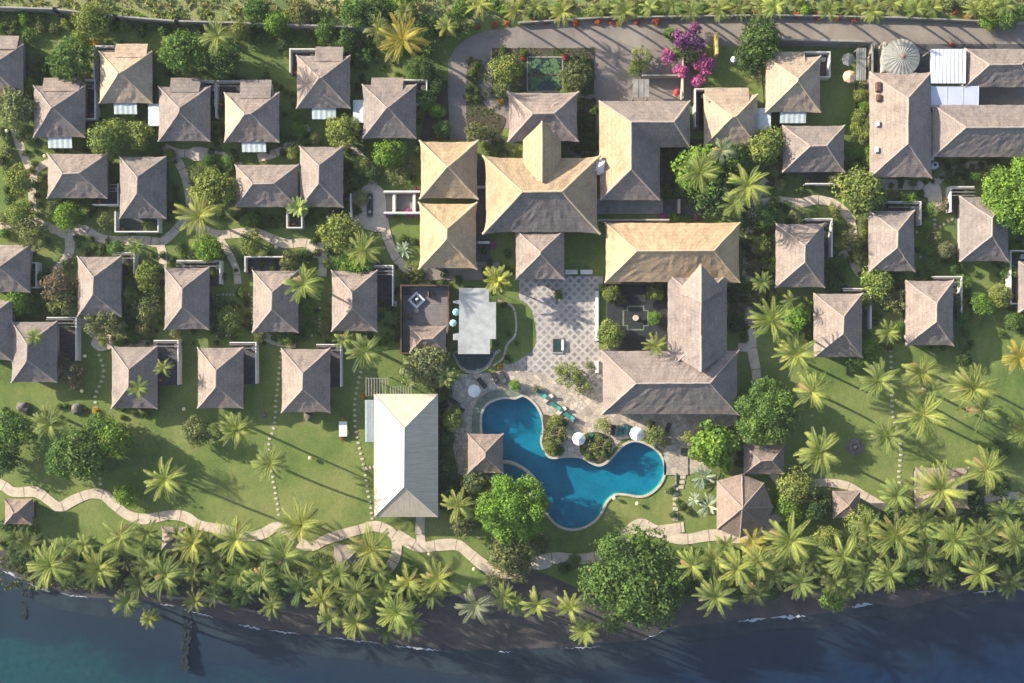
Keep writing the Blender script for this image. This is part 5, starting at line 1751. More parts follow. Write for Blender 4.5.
BR = (.13, .23, .03); MG = (.085, .155, .035); DK = (.05, .095, .028); YL = (.175, .22, .055); OL = (.13, .155, .06); BN = (.16, .125, .09); PG = (.18, .205, .095)
TC = {'b': (BR, 'bright green'), 'm': (MG, 'mid green'), 'd': (DK, 'dark green'), 'y': (YL, 'yellow-green'), 'o': (OL, 'olive'), 'n': (BN, 'brownish'), 'p': (PG, 'pale green'),
      'R': ((.36, .09, .045), 'reddish'), 'P': ((.42, .09, .28), 'pink-flowered'), 'V': ((.24, .075, .23), 'purple-flowered'), 'O': ((.55, .33, .03), 'orange-yellow')}
for q in [
    (635, 581, 51, 'big', 'm'), (513, 507, 35, 'big', 'b'), (765, 412, 33, 'big', 'm'), (1022, 196, 38, 'big', 'b'), (510, 555, 25, 'tree', 'o'), (716, 447, 24, 'feather', 'b'),
    (183, 51, 23, 'tree', 'm'), (222, 58, 19, 'tree', 'd'), (68, 58, 23, 'tree', 'm'), (90, 20, 19, 'tree', 'y'), (14, 106, 20, 'tree', 'p'), (105, 138, 20, 'tree', 'y'), (138, 134, 15, 'tree', 'y'), (275, 22, 14, 'tree', 'b'),
    (341, 131, 18, 'tree', 'y'), (340, 232, 21, 'tree', 'y'), (387, 153, 17, 'tree', 'b'), (212, 190, 22, 'tree', 'y'), (197, 175, 13, 'open', 'o'), (147, 277, 15, 'tree', 'y'), (146, 309, 16, 'open', 'o'),
    (57, 283, 20, 'open', 'n'), (62, 300, 18, 'open', 'o'), (103, 327, 19, 'open', 'o'), (52, 210, 10, 'open', 'o'), (30, 235, 20, 'open', 'o'), (18, 214, 15, 'tree', 'y'), (66, 214, 15, 'tree', 'b'), (103, 222, 11, 'open', 'o'),
    (17, 180, 15, 'tree', 'y'), (17, 301, 14, 'tree', 'b'), (30, 312, 9, 'tree', 'm'), (229, 318, 13, 'tree', 'y'), (207, 248, 15, 'tree', 'b'), (250, 243, 13, 'tree', 'y'), (292, 262, 13, 'tree', 'o'), (357, 266, 17, 'tree', 'b'),
    (866, 190, 25, 'tree', 'y'), (765, 146, 21, 'tree', 'y'), (852, 238, 13, 'open', 'o'), (843, 243, 8, 'tree', 'y'), (880, 284, 18, 'tree', 'y'), (896, 300, 13, 'open', 'o'), (768, 216, 14, 'tree', 'm'), (700, 168, 26, 'tree', 'b'), (718, 190, 24, 'tree', 'd'),
    (730, 160, 20, 'tree', 'm'), (762, 38, 22, 'tree', 'm'), (750, 58, 15, 'tree', 'd'), (508, 68, 17, 'tree', 'y'), (506, 88, 12, 'tree', 'o'), (575, 75, 16, 'tree', 'o'), (572, 92, 10, 'tree', 'y'), (641, 58, 12, 'open', 'y'), (636, 68, 8, 'tree', 'y'),
    (478, 132, 14, 'open', 'o'), (570, 377, 14, 'open', 'y'), (656, 292, 9, 'tree', 'y'), (611, 293, 9, 'tree', 'y'), (654, 318, 7, 'tree', 'b'), (611, 335, 14, 'tree', 'y'), (622, 300, 6, 'open', 'o'), (655, 400, 12, 'open', 'y'), (652, 434, 13, 'open', 'y'), (604, 425, 10, 'open', 'y'),
    (80, 455, 25, 'tree', 'm'), (62, 462, 20, 'tree', 'm'), (112, 440, 21, 'tree', 'b'), (98, 430, 17, 'tree', 'm'), (10, 430, 20, 'tree', 'm'), (2, 458, 17, 'tree', 'd'), (195, 433, 15, 'tree', 'o'), (125, 495, 13, 'tree', 'b'), (68, 375, 15, 'open', 'n'), (62, 360, 10, 'open', 'n'),
    (452, 419, 12, 'tree', 'y'), (474, 480, 14, 'tree', 'o'), (462, 525, 15, 'open', 'o'), (440, 395, 10, 'tree', 'd'), (446, 440, 11, 'tree', 'd'), (445, 470, 13, 'tree', 'd'), (448, 495, 12, 'tree', 'd'), (490, 500, 13, 'tree', 'o'),
    (797, 488, 21, 'tree', 'y'), (790, 508, 15, 'tree', 'b'), (818, 507, 15, 'tree', 'd'), (862, 520, 16, 'tree', 'y'), (243, 582, 17, 'tree', 'b'), (236, 600, 12, 'tree', 'm'), (838, 598, 15, 'tree', 'b'), (805, 555, 15, 'tree', 'm'), (826, 540, 13, 'tree', 'y'),
    (555, 434, 12, 'open', 'o'), (551, 446, 9, 'tree', 'y'), (556, 422, 8, 'tree', 'y'), (600, 446, 12, 'open', 'o'), (515, 385, 6, 'tree', 'b'), (500, 366, 4, 'bush', 'O'), (558, 295, 6, 'bush', 'o'),
    (983, 305, 12, 'tree', 'b'), (1002, 296, 12, 'tree', 'y'), (975, 320, 6, 'tree', 'y'), (932, 262, 9, 'tree', 'm'), (930, 250, 8, 'tree', 'b'), (931, 275, 6, 'tree', 'm'), (945, 205, 8, 'open', 'n'),
    (871, 350, 12, 'tree', 'b'), (858, 360, 12, 'tree', 'm'), (797, 318, 13, 'tree', 'b'), (808, 308, 9, 'tree', 'm'), (762, 245, 10, 'tree', 'y'), (756, 265, 9, 'open', 'o'), (757, 300, 9, 'open', 'o'), (840, 263, 9, 'tree', 'd'), (735, 255, 8, 'tree', 'm'),
    (740, 310, 10, 'open', 'o'), (733, 295, 9, 'tree', 'd'), (735, 325, 9, 'tree', 'd'), (1015, 320, 10, 'tree', 'm'), (965, 360, 8, 'tree', 'd'), (1000, 450, 12, 'tree', 'd'), (1000, 485, 13, 'tree', 'd'), (975, 500, 12, 'tree', 'd'),
    (905, 550, 14, 'tree', 'd'), (880, 550, 13, 'tree', 'm'), (945, 570, 12, 'tree', 'd'), (960, 555, 13, 'tree', 'd'), (1000, 560, 14, 'tree', 'd'), (1020, 565, 13, 'tree', 'd'), (855, 585, 10, 'tree', 'm'), (745, 590, 12, 'tree', 'd'), (770, 590, 12, 'tree', 'd'),
    (20, 555, 14, 'tree', 'd'), (75, 575, 12, 'tree', 'd'), (140, 580, 13, 'tree', 'd'), (195, 570, 13, 'tree', 'd'), (215, 585, 12, 'tree', 'd'), (150, 555, 13, 'tree', 'd'), (275, 590, 12, 'tree', 'd'), (330, 580, 13, 'tree', 'd'), (320, 565, 12, 'tree', 'd'), (345, 605, 12, 'tree', 'd'),
    (375, 575, 13, 'tree', 'd'), (390, 597, 12, 'tree', 'd'), (425, 595, 11, 'tree', 'd'), (372, 605, 11, 'tree', 'm'), (495, 580, 12, 'open', 'o'), (575, 560, 7, 'tree', 'm'), (565, 568, 7, 'tree', 'd'), (540, 545, 10, 'tree', 'o'), (520, 575, 12, 'open', 'o'),
    (425, 100, 11, 'tree', 'm'), (438, 84, 10, 'tree', 'd'), (436, 110, 9, 'tree', 'b'), (442, 128, 9, 'tree', 'm'), (425, 70, 12, 'tree', 'd'), (415, 68, 12, 'tree', 'm'), (398, 173, 12, 'open', 'o'), (412, 168, 9, 'open', 'o'), (430, 30, 16, 'tree', 'd'), (455, 22, 12, 'tree', 'd'), (462, 10, 12, 'tree', 'm'),
    (420, 150, 8, 'tree', 'd'), (372, 175, 9, 'tree', 'd'), (354, 178, 9, 'tree', 'd'), (362, 165, 10, 'tree', 'y'), (348, 205, 6, 'tree', 'm'),
    (380, 12, 18, 'tree', 'd'), (400, 5, 15, 'tree', 'b'), (355, 12, 17, 'tree', 'm'), (300, 12, 14, 'tree', 'o'), (325, 30, 12, 'tree', 'm'), (345, 40, 12, 'tree', 'm'), (240, 30, 12, 'tree', 'y'), (255, 10, 14, 'tree', 'm'), (1010, 15, 13, 'tree', 'm'), (990, 10, 11, 'tree', 'y'), (990, 22, 9, 'tree', 'b'),
    (425, 367, 23, 'tree', 'p'), (560, 370, 8, 'open', 'y'), (582, 385, 9, 'open', 'y'), (664, 440, 8, 'open', 'o'), (690, 438, 8, 'open', 'y'), (590, 366, 6, 'open', 'o'), (536, 388, 5, 'open', 'o'),
    (590, 585, 9, 'tree', 'd'), (690, 590, 12, 'tree', 'd'),
]:
    tn, lk = TC[q[4]]; tree(q[0], q[1], q[2], q[3], tn, lk)

# bougainvillea with purple and pink heads around a bare fork
for (x, y, r, c) in ((683, 42, 13, 'V'), (668, 58, 9, 'P'), (704, 66, 11, 'P'), (696, 82, 7, 'P'), (694, 30, 8, 'V'), (677, 55, 8, 'b'), (690, 57, 10, 'o'), (680, 72, 8, 'P'), (697, 47, 9, 'V'), (670, 34, 8, 'm')):
    tn, lk = TC[c]; o = tree(x, y, r, 'bush', tn, lk); o.location.z = 1.0 if c != 'm' else 0; o['group'] = 'bougainvillea heads'
# flowers by the gateway and elsewhere
for (x, y, r, c) in ((417, 192, 5, 'P'), (404, 193, 3, 'P'), (409, 213, 5, 'P'), (417, 213, 5, 'P'), (388, 214, 3.5, 'P'), (398, 214, 5.5, 'y'), (493, 245, 4, 'P'), (492, 235, 4, 'b'), (663, 217, 5, 'P'), (675, 217, 5, 'b'), (686, 218, 5, 'm'), (697, 218, 4, 'V'),
                     (94, 42, 5, 'O'), (363, 396, 3.5, 'O'), (95, 411, 4, 'O'), (343, 420, 3, 'O'), (343, 438, 3, 'R'), (437, 112, 4, 'O'), (552, 60, 0, 'R'), (523, 58, 3.5, 'R'), (565, 57, 4, 'R'), (440, 135, 4, 'O'), (600, 176, 3, 'R'), (501, 101, 4, 'O')):
    if r: tn, lk = TC[c]; tree(x, y, r, 'bush', tn, lk)
# reddish clipped balls along the road
for (x, y, r) in ((533, 21, 3.5), (576, 22, 5), (598, 21, 4.5), (611, 22, 3), (619, 23, 3.5), (637, 22, 3.5), (656, 21, 5), (736, 14, 4.5), (753, 13, 4), (797, 15, 4), (818, 16, 4.5), (838, 17, 4.5), (855, 19, 4), (955, 12, 4), (970, 16, 5.5), (952, 45, 3),
                  (477, 27, 3.5), (494, 25, 4), (507, 23, 3.5), (546, 22, 3)):
    o = tree(x, y, r, 'bush', TC['R'][0], 'round reddish'); o['group'] = 'reddish shrubs along the road'

# ground-hugging shrubs: hand-placed lines and scatter zones
RS = random.Random(42)


def scatter(x0, y0, x1, y1, n, rmin, rmax, cols, kind='bush', mind=.75):
    placed = []
    for _ in range(n * 6):
        if len(placed) >= n: break
        x, y, r = RS.uniform(x0, x1), RS.uniform(y0, y1), RS.uniform(rmin, rmax)
        if any(math.hypot(x - a, y - b_) < (r + c_) * mind for a, b_, c_ in placed): continue
        placed.append((x, y, r))
        c = RS.choice(cols); tn, lk = TC[c]; tree(x, y, r, kind, tn, lk, soft=True)


scatter(0, 16, 175, 36, 22, 5, 9, 'mmydbo')
scatter(175, 28, 330, 42, 16, 5, 8, 'mmydo')
scatter(330, 36, 430, 66, 16, 5, 8, 'mdyo')
scatter(480, 2, 1024, 12, 40, 5, 8, 'mybo')
scatter(856, 86, 872, 174, 11, 7, 9, 'yyb', 'tree', .6)
scatter(468, 62, 478, 100, 8, 4, 6, 'oym')
scatter(495, 50, 524, 98, 8, 4, 6, 'mdo')
scatter(566, 54, 592, 96, 8, 4, 6, 'mdy')
scatter(570, 104, 596, 150, 14, 4, 6, 'dmd')
scatter(484, 142, 520, 156, 8, 3.5, 5, 'dm')
scatter(563, 144, 596, 158, 6, 3.5, 5, 'dm')
scatter(455, 288, 500, 290, 3, 3, 5, 'md')
scatter(404, 272, 462, 284, 9, 4, 6, 'mobo')
scatter(484, 250, 512, 278, 7, 4, 6, 'dmo')
scatter(742, 200, 776, 300, 22, 4, 7, 'ymdo')
scatter(742, 205, 748, 210, 1, 4, 5, 'b')
scatter(440, 384, 450, 516, 12, 5, 8, 'ddm')
scatter(452, 480, 480, 540, 10, 5, 8, 'omd')
scatter(545, 418, 564, 452, 6, 4, 6, 'oy')
scatter(585, 436, 608, 458, 6, 4, 6, 'oy')
scatter(112, 406, 156, 418, 9, 3, 4.5, 'dmd')
scatter(0, 404, 96, 416, 7, 3, 5, 'mdo')
scatter(0, 520, 40, 545, 8, 5, 8, 'dm')
scatter(60, 546, 260, 590, 26, 5, 8, 'ddmo')
scatter(270, 560, 440, 604, 24, 5, 8, 'ddmo')
scatter(700, 555, 1024, 590, 34, 5, 9, 'ddm')
scatter(860, 505, 1024, 550, 22, 6, 9, 'ddm')
scatter(668, 480, 716, 520, 8, 2.5, 5, 'dop')
scatter(736, 286, 746, 342, 8, 4, 6, 'dmo')
scatter(664, 150, 745, 205, 12, 5, 8, 'ddm')
scatter(840, 160, 862, 182, 4, 5, 7, 'mb')
scatter(86, 118, 100, 150, 5, 4, 6, 'dm')
scatter(212, 96, 226, 140, 6, 4, 6, 'dmb')
scatter(0, 130, 12, 240, 9, 5, 8, 'dmo')
scatter(180, 244, 215, 262, 5, 4, 6, 'mb')
scatter(124, 256, 160, 345, 9, 4, 6, 'dmy')
scatter(210, 160, 236, 208, 6, 5, 7, 'dmy')
scatter(236, 210, 298, 226, 6, 4, 6, 'dmb')
scatter(344, 150, 360, 190, 5, 4, 6, 'dm')
scatter(300, 238, 332, 262, 4, 4, 6, 'md')
scatter(935, 165, 1000, 195, 6, 4, 6, 'dmb')
scatter(826, 270, 868, 290, 5, 4, 6, 'dm')
scatter(776, 176, 812, 196, 4, 4, 5, 'bm')
scatter(1000, 300, 1024, 345, 4, 4, 6, 'mb')
scatter(735, 410, 760, 470, 5, 4, 6, 'dm')
scatter(604, 286, 664, 350, 8, 2, 3.5, 'dm')
scatter(497, 300, 519, 370, 6, 2, 4, 'dm')
scatter(80, 244, 115, 256, 3, 4, 5, 'dn')

# mixed planting squeezed between the cottages, kept clear of roofs and yards
def clear(x, y, r):
    return all(not (x0 - r * .55 < x < x1 + r * .55 and y0 - r * .55 < y < y1 + r * .55) for (_, x0, y0, x1, y1) in LAND)


RG = random.Random(31)
gap = [(q[2], q[3], 8) for q in AUTO]
n1 = n2 = 0
for _ in range(6000):
    left = RG.random() < .62
    x = RG.uniform(0, 420) if left else RG.uniform(745, 1024)
    y = RG.uniform(40, 345) if left else RG.uniform(120, 350)
    if n1 < 95: r0 = RG.uniform(6, 10)
    elif n2 < 420: r0 = RG.uniform(2.5, 5)
    else: break
    dmin = min(math.hypot(max(x0 - x, 0, x - x1), max(y0 - y, 0, y - y1)) for (_, x0, y0, x1, y1) in LAND)
    if dmin > 20 or not clear(x, y, r0): continue
    if min(math.hypot(x - a, y - b_) - c_ for a, b_, c_ in gap) < r0 * .55: continue
    if mnoise.noise(Vector((x * .03, y * .03, 4))) < -.2: continue
    gap.append((x, y, r0 * .8))
    c = RG.choice('ymodpmb')
    if n1 < 95: n1 += 1; tn, lk = TC[c]; tree(x, y, r0, 'tree' if RG.random() < .6 else 'open', tn, lk)
    else: n2 += 1; tn, lk = TC[c]; tree(x, y, r0, 'bush', tn, lk, soft=True)

# the largest shrubs stay single objects, the many small ones left over form one mass per colour family
BUSH.sort(key=lambda q: -q[0])
KEEP = 285 - sum(1 for o in C.objects if o.name.startswith('shrub'))
for (r, me, b_, s, zs_, rz, colr, look, px, py) in BUSH[:KEEP]:
    o = bpy.data.objects.new('shrub', me); C.objects.link(o)
    o.location = b_; o.scale = (s, s, zs_); o.rotation_euler.z = rz; o.color = colr
    o['category'] = 'shrub'; o['group'] = 'shrubs in the garden beds'
    AUTO.append((o, look + ' shrub', px, py))
rest = BUSH[KEEP:]
if rest:
    VV, FF, LV, DR = [], [], [], []; nb = 0
    for (r, me, b_, s, zs_, rz, colr, look, px, py) in rest:
        nv = len(me.vertices); a = np.empty(nv * 3, np.float32); me.vertices.foreach_get('co', a); a = a.reshape(-1, 3)
        c_, s_ = math.cos(rz), math.sin(rz)
        x = (a[:, 0] * c_ - a[:, 1] * s_) * s + b_[0]; y = (a[:, 0] * s_ + a[:, 1] * c_) * s + b_[1]; z = a[:, 2] * zs_ + b_[2]
        VV.append(np.stack([x, y, z], 1)); FF.append(np.arange(nv).reshape(-1, 4) + nb); nb += nv
        l_ = np.empty(nv // 4, np.float32); me.attributes['leafv'].data.foreach_get('value', l_)
        LV.append(np.clip(l_ + (colr[1] - .11) * 3, 0, 1)); DR.append(np.zeros(nv // 4))
    me = np_mesh('small_shrubbery', np.concatenate(VV), np.concatenate(FF), np.concatenate(LV), np.concatenate(DR), M['leaf'])
    o = bpy.data.objects.new('small_shrubbery', me); C.objects.link(o); o.color = (.075, .115, .03, 1)
    o['kind'] = 'stuff'; o['category'] = 'undergrowth'; o['label'] = 'the many smallest shrubs filling gaps in hedges and garden beds'

# rough growth over the field and undergrowth: uncountable
def stuff_tufts(name, label, zones, n, size, col, seed, z=.0):
    rng = np.random.default_rng(seed)
    cs = []
    for (x0, y0, x1, y1, k) in zones:
        m = int(n * k); xs = rng.uniform(x0, x1, m * 3); ys = rng.uniform(y0, y1, m * 3)
        keep = np.array([mnoise.noise(Vector((x * .07, y * .11, seed))) + .3 * mnoise.noise(Vector((x * .3, y * .3, 2))) > -.02 for x, y in zip(xs, ys)])
        xs, ys = xs[keep][:m], ys[keep][:m]
        zz = z + rng.uniform(.02, .55, len(xs)) * size * 2
        cs.append(np.stack([(xs - 512) * S, (341.5 - ys) * S, zz], 1))
    c = np.concatenate(cs); n_ = len(c)
    nr = rng.normal(size=(n_, 3)) * .6; nr[:, 2] = 1; nr /= np.linalg.norm(nr, axis=1, keepdims=True)
    V, F = leaf_quads(c, nr, size * rng.uniform(.5, 1.4, n_), rng, .5)
    me = np_mesh(name, V, F, rng.random(n_), (rng.random(n_) < .12) * .7, M['leaf'])
    o = bpy.data.objects.new(name, me); C.objects.link(o); o.color = (*col, 1)
    o['kind'] = 'stuff'; o['label'] = label; o['category'] = 'undergrowth'
    return o


stuff_tufts('rough_grass', 'rough tussocky growth covering the field along the top edge', [(-60, -40, 1090, 14, .9), (-60, 10, 430, 30, .35)], 9000, .34, (.16, .20, .06), 5)
stuff_tufts('rough_grass', 'dry brownish grass patches in the field along the top edge', [(-60, -40, 1090, 12, 1)], 3500, .3, (.24, .20, .10), 6)
stuff_tufts('undergrowth', 'dark low undergrowth beneath the palms along the beach', [(0, 556, 260, 590, .4), (260, 575, 450, 600, .3), (690, 570, 1024, 590, .4), (860, 510, 1024, 570, .4)], 9000, .26, (.055, .085, .03), 8, -.2)
stuff_tufts('undergrowth', 'low ground cover in the planted beds between the buildings', [(741, 196, 776, 330, .25), (440, 384, 452, 516, .15), (492, 48, 594, 94, .2), (570, 98, 596, 150, .12), (662, 140, 745, 205, .2), (466, 60, 500, 138, .1), (855, 84, 872, 176, .1)], 9000, .2, (.07, .11, .03), 9)
# ------------------------------------------------------------------ small things
def simple(name, px, py, z0, build, mats, cat, label, group=None, rot=0):
    p = W(px, py, z0)
    root = thing(name, (p.x, p.y, z0), cat, label, group)
    build(root, p)
    root.rotation_euler.z = rot
    return root


def parasol(px, py, r, col, label, h=2.4, fold=1.0):
    p = W(px, py, h)
    root = thing('parasol', (p.x, p.y, 0), 'parasol', label)
    mb = MB(); R_ = r * S; n = 8
    for i in range(n):
        a0, a1 = 2 * math.pi * i / n, 2 * math.pi * (i + 1) / n
        rim0 = (p.x + R_ * math.cos(a0), p.y + R_ * math.sin(a0), h - .25 * R_); rim1 = (p.x + R_ * math.cos(a1), p.y + R_ * math.sin(a1), h - .25 * R_)
        top = (p.x, p.y, h + .2 * R_)
        mb.face([rim0, rim1, top])
        mb.face([(rim0[0], rim0[1], rim0[2] - .16), (rim1[0], rim1[1], rim1[2] - .16), rim1, rim0])
    part('canopy', mb, M[col], root)
    mb = MB(); mb.tube([(p.x, p.y, 0), (p.x, p.y, h + .2 * R_ + .1)], .035, 6); part('pole', mb, M['timber'], root)
    mb = MB(); mb.lathe(p.x, p.y, [(.35, 0), (.35, .1), (.06, .14)], 10); part('base', mb, M['concrete'], root)


parasol(474, 391, 6.6, 'canvas', 'white parasol on the paving left of the pool')
parasol(637, 434, 7.2, 'canvas', 'bright white parasol above the round right end of the pool')
parasol(579, 439, 6.8, 'canvas', 'white parasol between the two planted pool islands')
parasol(849, 59, 6.5, 'tanksheet', 'grey-green round parasol on the shaded lawn right of the pale golden cottage', 2.3)
M['peach'] = plain('peach_canvas', (.62, .42, .28), .8, var=.3, scale=3)
parasol(850, 76, 6.5, 'peach', 'peach round parasol just below the grey-green one', 2.3)
M['palelblue'] = plain('pale_blue_canvas', (.30, .62, .68), .8, var=.1)
parasol(456, 312, 3.6, 'palelblue', 'small pale blue parasol, upper of two at the left edge of the white canvas canopy', 2.3)
parasol(453, 323, 3.6, 'palelblue', 'small pale blue parasol, lower of two at the left edge of the white canvas canopy', 2.3)
parasol(677, 92, 3.5, 'redpaint', 'small red parasol in the dark parking yard')
parasol(734, 59, 3.2, 'canvas', 'small white parasol on the shaded green lawn by the yellow screen', 2.0)


def sunbed(px, py, ang, col, label, L=2.0, w=.75, group='sun loungers around the pool'):
    p = W(px, py, .3)
    root = thing('sun_lounger', (p.x, p.y, 0), 'sun lounger', label, group)
    c, s = math.cos(ang), math.sin(ang)
    mb = MB(); mb.obox(p.x, p.y, .22, L, w, .1, ang); part('frame', mb, M['timber'], root)
    mb = MB(); mb.obox(p.x - .3 * c, p.y - .3 * s, .32, L * .66, w * .9, .09, ang); part('cushion', mb, M[col], root)
    hx_, hy_ = p.x + c * L * .33, p.y + s * L * .33
    mb = MB()
    u = Vector((c, s, 0)); v = Vector((-s, c, 0)) * w * .45
    a = Vector((p.x, p.y, .36)) + u * (L * .12); b_ = Vector((p.x, p.y, .8)) + u * (L * .48)
    mb.face([a - v, b_ - v, b_ + v, a + v]); dz = Vector((0, 0, -.09))
    mb.face([a + v + dz, b_ + v + dz, b_ - v + dz, a - v + dz]); mb.face([a - v + dz, b_ - v + dz, b_ - v, a - v]); mb.face([b_ - v + dz, b_ + v + dz, b_ + v, b_ - v]); mb.face([b_ + v + dz, a + v + dz, a + v, b_ + v])
    part('backrest', mb, M[col], root)
    for (du, dv) in ((-.42, -.4), (-.42, .4), (.42, -.4), (.42, .4)):
        x = p.x + u.x * du * L - s * dv * w; y = p.y + u.y * du * L + c * dv * w
        mb = MB(); mb.obox(x, y, 0, .07, .07, .23, ang); part('leg', mb, M['timber'], root)


A = math.radians
M['pinkfab'] = plain('pale_cushion', (.50, .42, .38), .85, var=.2)
sunbed(482, 383, A(-50), 'dark', 'dark lounger nearest the white parasol left of the pool')
sunbed(495, 378, A(-65), 'dark', 'dark lounger in the middle of three above the round pool end')
sunbed(503, 377, A(-70), 'dark', 'dark lounger at the right of three above the round pool end')
sunbed(454, 402, A(-35), 'dark', 'grey lounger left of the pool, upper of two', group='sun loungers around the pool')
sunbed(459, 408, A(-35), 'dark', 'grey lounger left of the pool, lower of two', group='sun loungers around the pool')
sunbed(541.5, 394, A(-35), 'teal', 'teal lounger at the upper end of the slanting row beside the pool')
sunbed(548, 398.5, A(40), 'pinkfab', 'pale lounger second in the slanting row beside the pool')
sunbed(555.5, 406, A(-35), 'teal', 'teal lounger in the middle of the slanting row beside the pool')
sunbed(561, 411, A(40), 'pinkfab', 'pale lounger fourth in the slanting row beside the pool')
sunbed(569, 416, A(-35), 'teal', 'teal lounger at the lower end of the slanting row beside the pool')
sunbed(626, 429, A(80), 'teal', 'teal lounger left of the bright white parasol', L=1.7)
sunbed(620, 431, A(80), 'teal', 'teal lounger second to the left of the bright white parasol', L=1.7)
sunbed(613, 430, A(80), 'dark', 'dark lounger farthest left of the bright white parasol', L=1.7)
sunbed(589, 438, A(60), 'teal', 'blue-green lounger right of the parasol between the pool islands', L=1.9)
sunbed(686, 452, A(0), 'dark', 'dark lounger at the right end of the pool deck near the bright feathery tree', L=1.6, w=1.2)
sunbed(652, 426, A(75), 'dark', 'dark lounger right of the bright white parasol', L=1.7)
sunbed(668, 428, A(75), 'dark', 'dark lounger below the long restaurant near its middle', L=1.7)


def bench(px, py, lx, ly, label, mat='white', h=.5):
    p = W(px, py, h)
    root = thing('garden_bench', (p.x, p.y, 0), 'bench', label)
    mb = MB(); mb.obox(p.x, p.y, h - .12, lx * S, ly * S, .12); part('seat', mb, M[mat], root)
    for d in (-.4, .4):
        mb = MB()
        if lx > ly: mb.obox(p.x + d * lx * S, p.y, 0, .15, ly * S * .8, h - .12)
        else: mb.obox(p.x, p.y + d * ly * S, 0, lx * S * .8, .15, h - .12)
        part('leg', mb, M['concrete'], root)


bench(571.5, 272, 12, 4.5, 'left white bench at the top edge of the patterned patio')
bench(586.5, 272, 12, 4.5, 'right white bench at the top edge of the patterned patio')
bench(343, 429, 8, 15, 'white lawn table with flowers at both ends, left of the cream-roofed hall', 'canvas', .75)
bench(395.5, 304, 3, 6, 'small white bench left of the spa deck')

# spa daybed and chairs
p = W(416.5, 300, .7)
db = thing('daybed', (p.x, p.y, .3), 'daybed', 'square white-framed daybed set diagonally on the spa deck')
mb = MB(); mb.obox(p.x, p.y, .3, 2.1, 2.1, .4, A(45)); part('frame', mb, M['canvas'], db)
mb = MB(); mb.obox(p.x, p.y, .7, 1.25, 1.25, .18, A(45)); part('mattress', mb, M['dark'], db)
mb = MB(); mb.obox(p.x + .1, p.y + .15, .88, .5, .3, .14, A(30)); part('pillow', mb, M['canvas'], db)
for (x, y, lab) in ((431, 294.5, 'brown armchair at the upper right of the spa deck'), (408.5, 316, 'brown armchair at the left of the spa deck')):
    p = W(x, y, .8)
    ch = thing('armchair', (p.x, p.y, .3), 'chair', lab)
    mb = MB(); mb.obox(p.x, p.y, .3, 1.0, .95, .38); part('seat', mb, M['brownfab'], ch)
    mb = MB(); mb.obox(p.x - .42, p.y, .68, .16, .95, .5); part('backrest', mb, M['brownfab'], ch)
    for d in (-.42, .42):
        mb = MB(); mb.obox(p.x + .08, p.y + d, .68, .75, .12, .22); part('armrest', mb, M['brownfab'], ch)
p = W(408, 292, .6)
pt = thing('planter', (p.x, p.y, .3), 'planter', 'dark square planter in the upper left corner of the spa deck')
mb = MB(); mb.obox(p.x, p.y, .3, .9, .9, .5); part('box', mb, M['dark'], pt)
p = W(416.5, 310.5, .6)
pt = thing('side_table', (p.x, p.y, .3), 'table', 'small pale round table below the spa daybed')
mb = MB(); mb.lathe(p.x, p.y, [(.08, .3), (.08, .7), (.38, .72), (.38, .78), (0, .78)], 12); part('tabletop', mb, M['concrete'], pt)


# boulders, fire ring, garden lamps
def boulder(px, py, r, label):
    rr = random.Random(int(px)); p = W(px, py, .3)
    bm = bmesh.new(); bmesh.ops.create_icosphere(bm, subdivisions=3, radius=r * S)
    for v in bm.verts:
        n = mnoise.noise(v.co * 1.3 + Vector((px, py, 0)))
        v.co *= 1 + n * .35; v.co.z *= .75
    me = bpy.data.meshes.new('boulder'); bm.to_mesh(me); bm.free(); me.materials.append(M['rock'])
    o = bpy.data.objects.new('boulder', me); C.objects.link(o); o.location = (p.x, p.y, .3)
    tag(o, 'boulder', label)


boulder(23, 407.5, 6, 'large grey boulder on the lawn below the leftmost lowest-row cottage')
boulder(77, 409, 5.5, 'grey boulder on the lawn left of the orange-yellow shrub')
boulder(308, 417, 4, 'small dark boulder below the rightmost lowest-row cottage')
boulder(263, 415, 3, 'tiny grey boulder on the lawn between the two right lowest-row cottages')
p = W(855, 447, .2)
fr_ = thing('fire_ring', (p.x, p.y, 0), 'fire pit', 'round grey stone fire ring on the palm lawn')
mb = MB(); mb.lathe(p.x, p.y, [(1.5, -.02), (1.5, .12), (.9, .14), (.9, .35), (.55, .38), (.55, .12), (0, .1)], 18); part('stone_ring', mb, M['rock'], fr_)
mb = MB(); mb.lathe(p.x, p.y, [(.4, .1), (.3, .45), (0, .55)], 8); part('stone_heap', mb, M['concrete'], fr_)

for (x, y, lab) in ((637, 503.5, 'cream globe lamp on the lawn below the round right end of the pool'), (310, 458, 'cream globe lamp on the open lawn with long shadows'), (184, 409, 'cream globe lamp between the second and third lowest-row cottages'),
                    (429, 554, 'cream globe lamp just below the path under the cream-roofed hall'), (474, 569, 'cream globe lamp near the lower path bend under the hall'), (276, 247, 'cream globe lamp below the path left of the shadow-streaked cottage'),
                    (614, 498, 'cream globe lamp right at the lower pool edge'), (85, 356, 'cream globe lamp on shaded grass right of the leftmost lowest-row cottage'), (82, 391, 'cream globe lamp on the grass by the curving stepping stones'),
                    (7, 131, 'cream globe lamp at the top end of the far left path'), (45, 156, 'cream globe lamp beside the small side path at the far left')):
    p = W(x, y, .6)
    gl = thing('garden_lamp', (p.x, p.y, 0), 'lamp', lab, 'globe lamps on the lawns')
    mb = MB(); mb.tube([(p.x, p.y, 0), (p.x, p.y, .5)], .06, 6); part('post', mb, M['timber'], gl)
    mb = MB(); mb.lathe(p.x, p.y, [(.05, .42), (.24, .5), (.32, .68), (.24, .88), (0, .95)], 10); part('globe', mb, M['lampglass'], gl)

